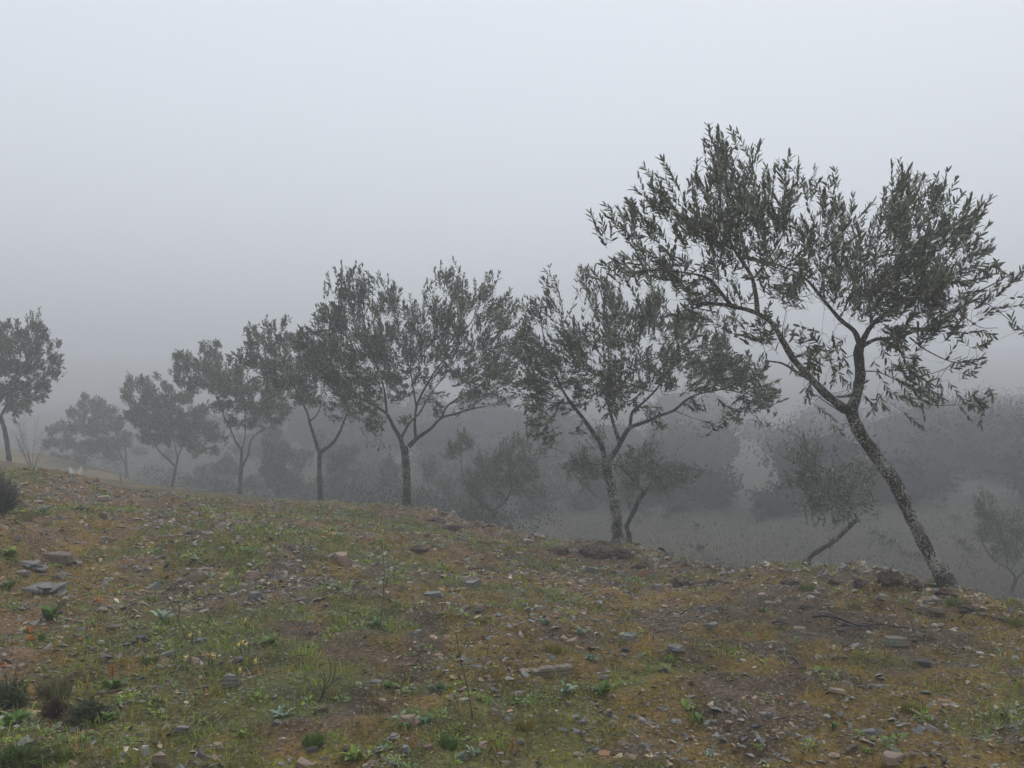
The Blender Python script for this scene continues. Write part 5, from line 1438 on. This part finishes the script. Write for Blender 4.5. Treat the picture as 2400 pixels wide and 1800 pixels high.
GRN, LIME, PALE, TEAL, ORANGE = (0.085, 0.145, 0.030), (0.15, 0.20, 0.035), (0.20, 0.26, 0.19), (0.09, 0.15, 0.085), (0.42, 0.16, 0.028)
for vw, x, y, w, k, n, lb in [
        (6, 628, 1225, 150, GRN, 16, 'bushy bright green weed under the upright orange spike'), (6, 90, 1420, 190, GRN, 20, 'lush green weed clump at the lower left edge'), (6, 600, 1400, 130, GRN, 14, 'green leaves spreading below the dark heath tuft'),
        (6, 1340, 1490, 90, LIME, 10, 'lime-green leafy weed on bare reddish soil'), (7, 215, 1510, 190, LIME, 13, 'big-leaved lime-green weed at the bottom left of centre'), (7, 520, 1315, 80, GRN, 9, 'small green weed below the tan flat-topped block'),
        (8, 160, 945, 110, LIME, 9, 'broad-leaved light green weed right of centre'), (8, 230, 1010, 90, GRN, 9, 'darker green weed just below the broad-leaved light one'), (8, 1052, 1062, 90, GRN, 12, 'bright green tuft of leaves below the white rounded stone'),
        (8, 590, 1195, 80, LIME, 8, 'flat light green weed near the bottom right of centre'), (8, 1262, 1205, 80, LIME, 9, 'yellow-green weed beside the dark brown pointed stone'), (6, 60, 480, 120, LIME, 12, 'yellow-green leafy weed at the left edge'),
        (6, 320, 545, 80, LIME, 9, 'light green leaves below the long brownish slab'), (6, 430, 225, 70, LIME, 8, 'yellowish leafy weed high on the shoulder'), (6, 45, 660, 110, GRN, 12, 'green weed left of the big flaky slate slab'),
        (6, 280, 835, 170, GRN, 18, 'wide mat of green clover-like leaves at left'), (6, 230, 945, 90, LIME, 9, 'round-leaved light green weed under the orange leaves'), (7, 1720, 1110, 150, GRN, 16, 'green leafy patch below the plank-like slab'),
        (7, 420, 1075, 110, GRN, 12, 'fresh green weed left of centre'), (7, 1195, 1170, 90, GRN, 10, 'small green spray in front of centre'), (6, 1490, 985, 120, GRN, 14, 'feathery green tuft right of the daffodils')]:
    rosette(lb, vw, x, y, w, 'oval', k, n, 'leafy_weed', 'weed', 'leafy green weeds', rise=(0.15, 1.0))
for vw, x, y, w, k, n, lb in [
        (7, 935, 1485, 130, PALE, 14, 'silvery spiky rosette behind the green-grey tilted slab'), (7, 1500, 1100, 150, PALE, 12, 'pale curled rosette below the plank-like slab'), (7, 1590, 748, 120, PALE, 13, 'silvery rosette above the pinkish sloping slab'),
        (7, 1380, 690, 120, TEAL, 12, 'grey-green rosette right of the two-pronged twig'), (7, 640, 1290, 110, TEAL, 13, 'dark teal feathery weed right of the tan flat-topped block'), (8, 275, 1225, 100, PALE, 9, 'pale flat rosette near the bottom right of centre'),
        (6, 1560, 1385, 130, PALE, 13, 'silvery rosette left of the broad pinkish slab'), (6, 900, 840, 150, PALE, 14, 'silvery feathery tuft above the dark layered block'), (7, 340, 700, 130, TEAL, 12, 'grey-green rosette at the foot of the tallest weed'),
        (8, 620, 345, 90, TEAL, 10, 'grey-green weed below the dull tan rim slab'), (6, 240, 250, 130, PALE, 13, 'silvery tuft on the shoulder near the dark bush'), (6, 1160, 600, 80, PALE, 9, 'small whitish rosette right of the blue-grey stone'),
        (7, 1650, 905, 140, TEAL, 13, 'grey-green weed over the right end of the plank-like slab'), (7, 720, 1370 - 270, 150, TEAL, 13, 'dark teal tuft left of the tall forked weed')]:
    rosette(lb, vw, x, y, w, 'spiny', k, n, 'spiny_rosette', 'weed', 'silvery rosettes', rise=(0.2, 1.0))
for vw, x, y, w, lb in [
        (6, 545, 742, 60, 'orange withered leaves in the left meadow'), (6, 165, 905, 80, 'largest patch of bright orange withered leaves at left'), (6, 255, 892, 46, 'orange withered sprig right of the largest orange patch'), (6, 175, 950, 90, 'dull orange leaves right under the largest orange patch'),
        (6, 92, 980, 46, 'small orange sprig near the left edge'), (6, 30, 1100, 50, 'upright orange sprig at the left edge'), (6, 482, 1205, 50, 'dull orange sprig left of the bushy green weed'), (6, 1665, 895, 44, 'lone orange leaf cluster in the centre left'),
        (6, 445, 965, 50, 'yellow-orange leaves left of the dark layered block'), (6, 1140, 1120, 26, 'tiny orange sprig above the pale angular rock'), (6, 10, 792, 40, 'orange leaves cut by the left edge'), (7, 1790, 1135, 60, 'faded orange sprig below the plank-like slab'),
        (8, 720, 885, 50, 'golden leaf tuft in the ochre moss at right'), (8, 180, 1052, 60, 'yellow-orange leaf under the broad-leaved light weed')]:
    rosette(lb, vw, x, y, w, 'narrow', ORANGE, 9, 'orange_weed', 'withered weed', 'orange withered weeds', rise=(0.2, 1.1))
# one upright orange spike
def orange_spike():
    gx0, gy0, gz0 = ground_at(*vpx(6, 622, 1195)); mpp = gy0 / FOC / 2.37
    root = empty('orange_spike', (gx0, gy0, gz0)); tag(root, 'upright orange flower-like spike above the bushy green weed', 'withered weed')
    h = 105 * mpp
    v, q, t = tube(catmull([(0, 0, -.01, .003), (.005, 0, h * .6, .0025), (0, 0, h, .0015)], .02), 5); mesh_obj('stem', np_mesh('stem', v, [q, t], M['dry_stem']), root)
    rg = np.random.default_rng(5); n = 46; tt = rg.uniform(0.45, 1, n)
    b = np.stack([0 * tt, 0 * tt, h * tt], 1); a = rg.uniform(0, 6.3, n)
    ax = np.stack([np.cos(a), np.sin(a), rg.uniform(.1, .8, n)], 1)
    v, f, c = leaves(b, ax, np.tile((0, 0, 1.0), (n, 1)), rg.uniform(.5, 1, n) * 26 * mpp * (1.3 - .6 * tt), np.full(n, 10 * mpp), np.tile((0.5, 0.19, 0.05), (n, 1)) * rg.uniform(.7, 1.2, (n, 1)), detail=False)
    mesh_obj('flower_head', np_mesh('flower_head', v, [f], M['herb'], c), root)
orange_spike()

# small pale daffodils
def daffodil(view, x, y, hpx, lb, seed):
    rg = np.random.default_rng(seed)
    gx0, gy0, gz0 = ground_at(*vpx(view, x, y + hpx)); mpp = gy0 / FOC / VIEW[view][0]; h = hpx * mpp
    root = empty('daffodil', (gx0, gy0, gz0), rg.uniform(-.8, .8)); tag(root, lb, 'flower', 'small yellow daffodils')
    v, q, t = tube(catmull([(0, 0, -.01, .0022), (.004, 0, h * .6, .002), (.008, -.006, h, .0016), (.014, -.022, h * .98, .0014)], .01), 5)
    mesh_obj('stem', np_mesh('stem', v, [q, t], M['grass'], np.tile((.07, .11, .03), (len(v), 1))), root)
    for i in range(2):
        o = mesh_obj('leaf', leaf_proto('strap', (0.08, 0.13, 0.05)), root); o.scale = (h * .7, h * .9, h * .9); o.rotation_euler = (1.0, 0, i * 2.6 + .6)
    # corona: a flared trumpet, with six narrow petals swept back
    a = np.arange(12) / 12 * 2 * math.pi; r_ = (.004, .007, .0125); L_ = (0, .010, .020)
    cv = np.concatenate([np.stack([np.cos(a) * r, np.full(12, -l), np.sin(a) * r], 1) for r, l in zip(r_, L_)])
    i = np.arange(12); j = (i + 1) % 12
    cf = np.concatenate([np.stack([i + k, j + k, j + 12 + k, i + 12 + k], 1) for k in (0, 12)])
    fl = mesh_obj('flower', np_mesh('flower', cv * 0.95, [cf], M['herb'], np.tile((0.55, 0.44, 0.14), (36, 1)), smooth=True), root, (.014, -.022, h * .98)); fl.rotation_euler = (0.55, 0, 0)
    b = np.zeros((6, 3)); aa = np.arange(6) / 6 * 2 * math.pi
    v, f, c = leaves(b, np.stack([np.cos(aa), np.full(6, .35), np.sin(aa)], 1), np.tile((0, -1.0, .1), (6, 1)), np.full(6, .016), np.full(6, .005), np.tile((0.55, 0.50, 0.25), (6, 1)))
    mesh_obj('petals', np_mesh('petals', v, [f], M['herb'], c), fl)
for i, (x, y, lb) in enumerate([(1068, 905, 'pale yellow daffodil, upper left of the daffodil patch'), (1090, 898, 'pale yellow daffodil touching the upper left one'), (1335, 958, 'pale daffodil at the upper right of the patch'),
        (1380, 955, 'daffodil at the far right of the patch'), (1360, 942, 'daffodil between the two at the upper right'), (1055, 1026, 'daffodil low at the left of the patch'), (1160, 1024, 'brightest daffodil in the middle of the patch'),
        (1178, 1028, 'small daffodil beside the brightest one'), (1412, 1052, 'drooping daffodil at the lower right of the patch'), (1316, 1102, 'lowest daffodil of the patch'), (1366, 828, 'highest daffodil, above the patch')]):
    daffodil(6, x, y, 74, lb, 600 + i)

# grass tufts that stand out one by one
def tuft(label, view, x, y, w, h, c0, c1, n, seed, name='grass_tuft', wid=0.003, grp='grass tufts on the terrace', cat='grass tuft'):
    rg = np.random.default_rng(seed)
    gx0, gy0, gz0 = ground_at(*vpx(view, x, y)); mpp = gy0 / FOC / VIEW[view][0]
    Wd, Hh = w * mpp, h * mpp
    a = rg.uniform(0, 2 * math.pi, n); q = np.sqrt(rg.random(n)) * Wd * .36
    B = np.stack([q * np.cos(a), q * np.sin(a) * .8, -0.01 + 0 * a], 1)
    hh = Hh * rg.uniform(.5, 1.1, n); ln = rg.uniform(.05, .5, n); la = a + rg.normal(0, .5, n)
    dirv = np.stack([np.cos(la) * ln, np.sin(la) * ln, np.ones(n)], 1)
    mid = B + dirv * (hh * .55)[:, None]; tip = B + np.stack([np.cos(la) * ln * 1.7, np.sin(la) * ln * 1.7, np.ones(n)], 1) * hh[:, None]
    sa = rg.uniform(0, 3.14, n); ww = wid * rg.uniform(.7, 1.3, n); sd = np.stack([np.cos(sa) * ww, np.sin(sa) * ww, 0 * sa], 1)
    V3 = np.stack([B - sd, B + sd, mid + sd * .8, mid - sd * .8, tip], 1).reshape(-1, 3); o = np.arange(n)[:, None] * 5
    t = rg.random((n, 1)); c = np.array(c0) * (1 - t) + np.array(c1) * t
    ob = mesh_obj(name, np_mesh(name, V3, [o + np.array((0, 1, 2, 3))[None], o + np.array((3, 2, 4))[None]], M['grass'], np.repeat(c, 5, axis=0)), loc=(gx0, gy0, gz0))
    tag(ob, label, cat, grp)
G0, G1, Y0, Y1, D0, D1 = (0.07, 0.12, 0.025), (0.14, 0.19, 0.045), (0.17, 0.15, 0.03), (0.26, 0.22, 0.055), (0.16, 0.14, 0.085), (0.30, 0.27, 0.17)
for i, (vw, x, y, w, h, a, b, n, lb) in enumerate([
        (6, 300, 1260, 230, 130, D0, (0.13, .15, .06), 170, 'tall wispy grey-green grass behind the dark heath tuft'), (7, 1250, 1320, 140, 70, Y0, Y1, 120, 'yellow-green arching grass tuft, centre bottom'),
        (7, 1895, 500, 100, 60, Y0, Y1, 110, 'yellow-green grass tuft right of the mound'), (7, 1420, 850, 140, 60, Y0, Y1, 130, 'ochre grass tuft above the plank-like slab'), (7, 790, 1440, 130, 80, G0, G1, 150, 'thick bright green grass tuft, bottom centre'),
        (6, 1740, 1530, 150, 70, G0, G1, 150, 'bright green grass tuft left of the big-leaved lime weed'), (6, 360, 1620, 120, 70, G0, G1, 140, 'green grass tuft at the bottom left'), (6, 130, 290, 120, 60, Y0, G1, 130, 'yellow-green grass tuft beside the dark bush'),
        (6, 830, 1010 + 60, 120, 50, G0, G1, 110, 'green grass right of the thin tilted shard'), (8, 1180, 320, 110, 50, Y0, D1, 110, 'ochre grass tuft behind the dark dead branch'), (8, 880, 215, 130, 50, G0, G1, 120, 'green grass tuft on the rim left of the broad clod'),
        (8, 1680, 205, 110, 70, G0, G1, 130, 'green grass at the foot of the leaning trunk'), (8, 1800, 300, 160, 50, G0, G1, 140, 'green grass strip right of the round pale boulder'), (8, 1540, 960, 200, 60, Y0, G1, 180, 'lime-yellow mossy grass patch at the lower right'),
        (6, 1850, 1275, 110, 60, Y0, (.2, .12, .05), 110, 'reddish grass tuft around the dry twiggy weed'), (7, 1160, 170, 110, 40, Y0, G1, 120, 'yellow-green grass hump on the rim left of the mound'), (8, 2140, 420, 160, 50, Y0, G1, 150, 'ochre grass on the rim at the right edge')]):
    tuft(lb, vw, x, y, w, h, a, b, n, 700 + i)

# dark low shrubs
def heath(label, px, py, wpx, hpx, seed, n=420, c0=(0.04, 0.05, 0.034), c1=(0.10, 0.115, 0.085), name='heath_shrub', grp='dark low shrubs'):
    rg = np.random.default_rng(seed)
    gx0, gy0, gz0 = ground_at(px, py); mpp = gy0 / FOC
    root = empty(name, (gx0, gy0, gz0)); tag(root, label, 'shrub', grp)
    Wd, Hh = wpx * mpp / 2, hpx * mpp
    tw, bs, ax = [], [], []
    for i in range(n // 6):
        a = rg.uniform(0, 6.3); q = rg.random() ** .6
        tip = np.array((math.cos(a) * q * Wd, math.sin(a) * q * Wd * .9, Hh * (1 - .6 * q * q) * rg.uniform(.4, 1.12)))
        p = catmull([(*(tip * np.array((.15, .15, 0)) + np.array((0, 0, -.01))), .004), (*(tip * np.array((.55, .55, .55))), .003), (*tip, .001)], .02)
        tw.append(tube(p, 3, 0, 0, False))
        k = 34; t = rg.uniform(.2, 1, k); ii = (t * (len(p) - 1)).astype(int)
        bs.append(p[ii, :3]); d = tip / np.linalg.norm(tip); ax.append(d[None] + rg.normal(0, .8, (k, 3)))
    v, q, t = join(tw); mesh_obj('twigs', np_mesh('twigs', v, [q], M['dry_stem']), root)['kind'] = 'stuff'
    bs = np.vstack(bs); ax = np.vstack(ax); m = len(bs); t = rg.random((m, 1))
    v, f, c = leaves(bs, ax, rg.normal(0, 1, (m, 3)), rg.uniform(.014, .036, m) * max(1, gy0 / 6), np.full(m, .0042) * max(1, gy0 / 6), np.array(c0) * (1 - t) + np.array(c1) * t, detail=False)
    mesh_obj('foliage', np_mesh('foliage', v, [f], M['herb'], c), root)['kind'] = 'stuff'
heath('dark heath-like tuft with pale tips, lower left foreground', 205, 1690, 110, 55, 801, 420, (0.07, 0.085, 0.045), (0.17, 0.19, 0.11))
heath('dark grey-green bush cut by the left edge below the crest', 2, 1205, 112, 100, 802, 900)
heath('dark tall tuft at the left edge beside the wispy grass', 20, 1660, 110, 80, 803, 360, (0.075, 0.11, 0.045), (0.16, 0.21, 0.10))
heath('low dark sprawl of leaves in the bottom left corner', 40, 1800, 190, 45, 804, 480, (0.075, 0.12, 0.03), (0.17, 0.22, 0.07))
heath('reddish-brown dry tuft right of the wispy grass', 125, 1680, 70, 40, 805, 200, (0.08, 0.045, 0.03), (0.14, 0.085, 0.055))

# bare twiggy shrub fading beyond the left shoulder
def bare_shrub():
    rg = np.random.default_rng(9); Y = 24.0; x = (75 - 1200) / FOC * Y; z0 = H(x, Y)
    root = empty('bare_shrub', (x, Y, z0)); tag(root, 'leafless twiggy shrub fading in fog right of the lone left olive', 'shrub')
    parts = []
    top = EYE - (960 - 900) / FOC * Y - z0
    for i in range(11):
        a = rg.uniform(0, 6.3); sp = rg.uniform(.1, .9); h = top * rg.uniform(.5, 1.0)
        p = np.array([(0, 0, -.05), (math.cos(a) * sp * .4, math.sin(a) * sp * .4, h * .45), (math.cos(a) * sp + rg.normal(0, .1), math.sin(a) * sp, h)])
        parts.append(tube(catmull([(*p[0], .010), (*p[1], .006), (*p[2], .002)], .08), 4))
        for k in range(4):
            b = p[1] + (p[2] - p[1]) * rg.random(); e = b + np.array((rg.normal(0, .25), rg.normal(0, .25), rg.uniform(.1, .4)))
            parts.append(tube(catmull([(*b, .005), (*((b + e) / 2 + rg.normal(0, .03, 3)), .004), (*e, .002)], .08), 3))
    v, q, t = join(parts); mesh_obj('branches', np_mesh('branches', v, [q, t], M['twig']), root)
bare_shrub()

# ------------------------------------------------------------------ the dog behind the shoulder
def dog():
    Y = 14.2
    ys = np.linspace(8, 13.8, 300)
    crest = min(float(np.min(900 + (EYE - ground_h((q - 1200) / FOC * ys, ys)) / ys * FOC)) for q in (165, 176, 187))
    ex = (176 - 1200) / FOC * Y; ez = EYE - (crest - 17 - 900) / FOC * Y      # ear tips just over the crest
    gz_ = H(ex, Y)
    m, n, l, b = new_mat('dog_coat')
    at = N(n, 'ShaderNodeAttribute', attribute_name='Col'); l.new(at.outputs['Color'], b.inputs['Base Color']); b.inputs['Roughness'].default_value = 0.8
    no = N(n, 'ShaderNodeTexNoise'); no.inputs['Scale'].default_value = 120
    bp = N(n, 'ShaderNodeBump'); bp.inputs['Strength'].default_value = .6; bp.inputs['Distance'].default_value = .01; l.new(no.outputs[0], bp.inputs['Height']); l.new(bp.outputs[0], b.inputs['Normal'])
    root = empty('dog', (ex, Y, gz_)); tag(root, 'tan and white dog with upright pale ears, mostly hidden behind the grassy crest', 'dog')
    top = ez - gz_                                  # ear-tip height above the ground the dog stands on
    k = max(0.62, min(1.0, top / 0.56))             # standing height factor; a low crouch if the ground is close
    hz = top - 0.17                                 # centre of the skull
    # body lying or standing behind the head (the dog faces the camera)
    sh = hz * 0.62
    V_ = [(0, 0.0, hz), (0, .10, hz - .03), (0, .20, hz * .80), (0, .32, sh), (0, .55, sh * .98), (0, .78, sh * 1.0), (0, .86, sh * 1.05), (0, 1.0, sh * .8), (0, 1.12, sh * .45),
          (0, -.09, hz - .035), (0, -.17, hz - .055),
          (-.10, .30, sh * .8), (-.11, .31, sh * .4), (-.11, .27, .03), (-.11, .21, .02), (.10, .30, sh * .8), (.11, .31, sh * .4), (.11, .27, .03), (.11, .21, .02),
          (-.10, .78, sh * .75), (-.12, .72, sh * .52), (-.12, .86, sh * .32), (-.12, .82, .03), (-.12, .76, .02), (.10, .78, sh * .75), (.12, .72, sh * .52), (.12, .86, sh * .32), (.12, .82, .03), (.12, .76, .02)]
    E_ = [(0, 1), (1, 2), (2, 3), (3, 4), (4, 5), (5, 6), (6, 7), (7, 8), (0, 9), (9, 10), (3, 11), (11, 12), (12, 13), (13, 14), (3, 15), (15, 16), (16, 17), (17, 18), (5, 19), (19, 20), (20, 21), (21, 22), (22, 23), (5, 24), (24, 25), (25, 26), (26, 27), (27, 28)]
    R_ = [.085, .085, .085, .13, .12, .10, .05, .025, .012, .045, .032] + [.06, .035, .028, .03] * 2 + [.075, .05, .032, .028, .03] * 2
    me = bpy.data.meshes.new('body'); me.from_pydata(V_, E_, []); me.update()
    o = mesh_obj('body', me, root)
    sk = o.modifiers.new('skin', 'SKIN'); sk.use_smooth_shade = True
    for i, q in enumerate(me.skin_vertices[0].data):
        q.radius = (R_[i], R_[i]); q.use_root = (i == 4)
    o.modifiers.new('sub', 'SUBSURF').levels = 2; o.modifiers['sub'].render_levels = 2
    dg = bpy.context.evaluated_depsgraph_get(); ev = bpy.data.meshes.new_from_object(o.evaluated_get(dg))
    o.modifiers.clear(); o.data = ev
    co = np.zeros(len(ev.vertices) * 3); ev.vertices.foreach_get('co', co); co = co.reshape(-1, 3)
    tan, wht = np.array((0.30, 0.15, 0.065)), np.array((0.60, 0.56, 0.48))
    wmask = np.clip(smooth(.035, .012, np.abs(co[:, 0])) * (co[:, 1] < .02) * (co[:, 2] < hz + .04) + (co[:, 2] < sh * .55) + smooth(-.10, -.13, co[:, 1]), 0, 1)[:, None]
    a = ev.color_attributes.new('Col', 'FLOAT_COLOR', 'POINT'); c = np.ones((len(co), 4), dtype=np.float32); c[:, :3] = tan * (1 - wmask) + wht * wmask; a.data.foreach_set('color', c.ravel())
    ev.materials.clear(); ev.materials.append(m)
    for p in ev.polygons: p.use_smooth = True
    # ears: cupped upright triangles, pale inside
    for sg in (-1, 1):
        w0 = .05; hh = .125; rows = 6; vs = []
        for i in range(rows):
            t = i / (rows - 1); w = w0 * (1 - t) ** .75 + .004
            for j in range(5):
                u = (j - 2) / 2
                vs.append((u * w, -.012 + .03 * u * u * (1 - t) + .012 * t, t * hh))
        vs = np.array(vs); back = vs.copy(); back[:, 1] += .010
        fs = []
        for i in range(rows - 1):
            for j in range(4):
                q = i * 5 + j; fs.append((q, q + 1, q + 6, q + 5)); q += 30; fs.append((q + 5, q + 6, q + 1, q))
        rim = [i * 5 for i in range(rows)] + [25 + j for j in range(1, 5)] + [i * 5 + 4 for i in range(rows - 2, -1, -1)]
        for p, q in zip(rim[:-1], rim[1:]): fs.append((q, p, p + 30, q + 30))
        cc = np.vstack([np.tile((.74, .70, .66), (30, 1)), np.tile((.62, .52, .42), (30, 1))]); 
        e = mesh_obj('ear', np_mesh('ear', np.vstack([vs, back]), [np.array(fs)], m, cc, smooth=True), root, (sg * .062, .01, hz + .045)); e.rotation_euler = (-.05, sg * .30, sg * -.25)
    for sg in (-1, 1):
        bm = bmesh.new(); bmesh.ops.create_uvsphere(bm, u_segments=10, v_segments=8, radius=.012); q = bpy.data.meshes.new('eye'); bm.to_mesh(q); bm.free(); q.materials.append(M['wet_wood'])
        mesh_obj('eye', q, root, (sg * .035, -.075, hz + .012))
    bm = bmesh.new(); bmesh.ops.create_uvsphere(bm, u_segments=10, v_segments=8, radius=.018); q = bpy.data.meshes.new('nose'); bm.to_mesh(q); bm.free(); q.materials.append(M['wet_wood'])
    mesh_obj('nose', q, root, (0, -.20, hz - .045))
dog()
# ------------------------------------------------------------------ fog
def fog_box():
    x0, x1, y0, y1 = gx[0] - 8, gx[-1] + 8, gy[0] - 8, gy[-1] + 8
    z0, z1 = float(gz.min()) - 1.0, max(FOG_TOP, float(gz.max()) + 1.0)
    bm = bmesh.new()
    bmesh.ops.create_cube(bm, size=1.0)
    for v in bm.verts:
        v.co = Vector((x0 if v.co.x < 0 else x1, y0 if v.co.y < 0 else y1, z0 if v.co.z < 0 else z1))
    me = bpy.data.meshes.new('haze'); bm.to_mesh(me); bm.free()
    m = bpy.data.materials.new('fog_air'); m.use_nodes = True
    n, l = m.node_tree.nodes, m.node_tree.links
    n.clear()
    out = n.new('ShaderNodeOutputMaterial')
    pv = n.new('ShaderNodeVolumePrincipled')
    pv.inputs['Color'].default_value = (0.795, 0.81, 0.835, 1)
    pv.inputs['Density'].default_value = FOG_DENSITY
    pv.inputs['Anisotropy'].default_value = 0.25
    l.new(pv.outputs[0], out.inputs['Volume'])
    me.materials.append(m)
    o = mesh_obj('haze', me)
    tag(o, 'pale grey fog filling the valley and the grove', 'fog', kind='stuff')
    print('haze z', z0, z1)
fog_box()
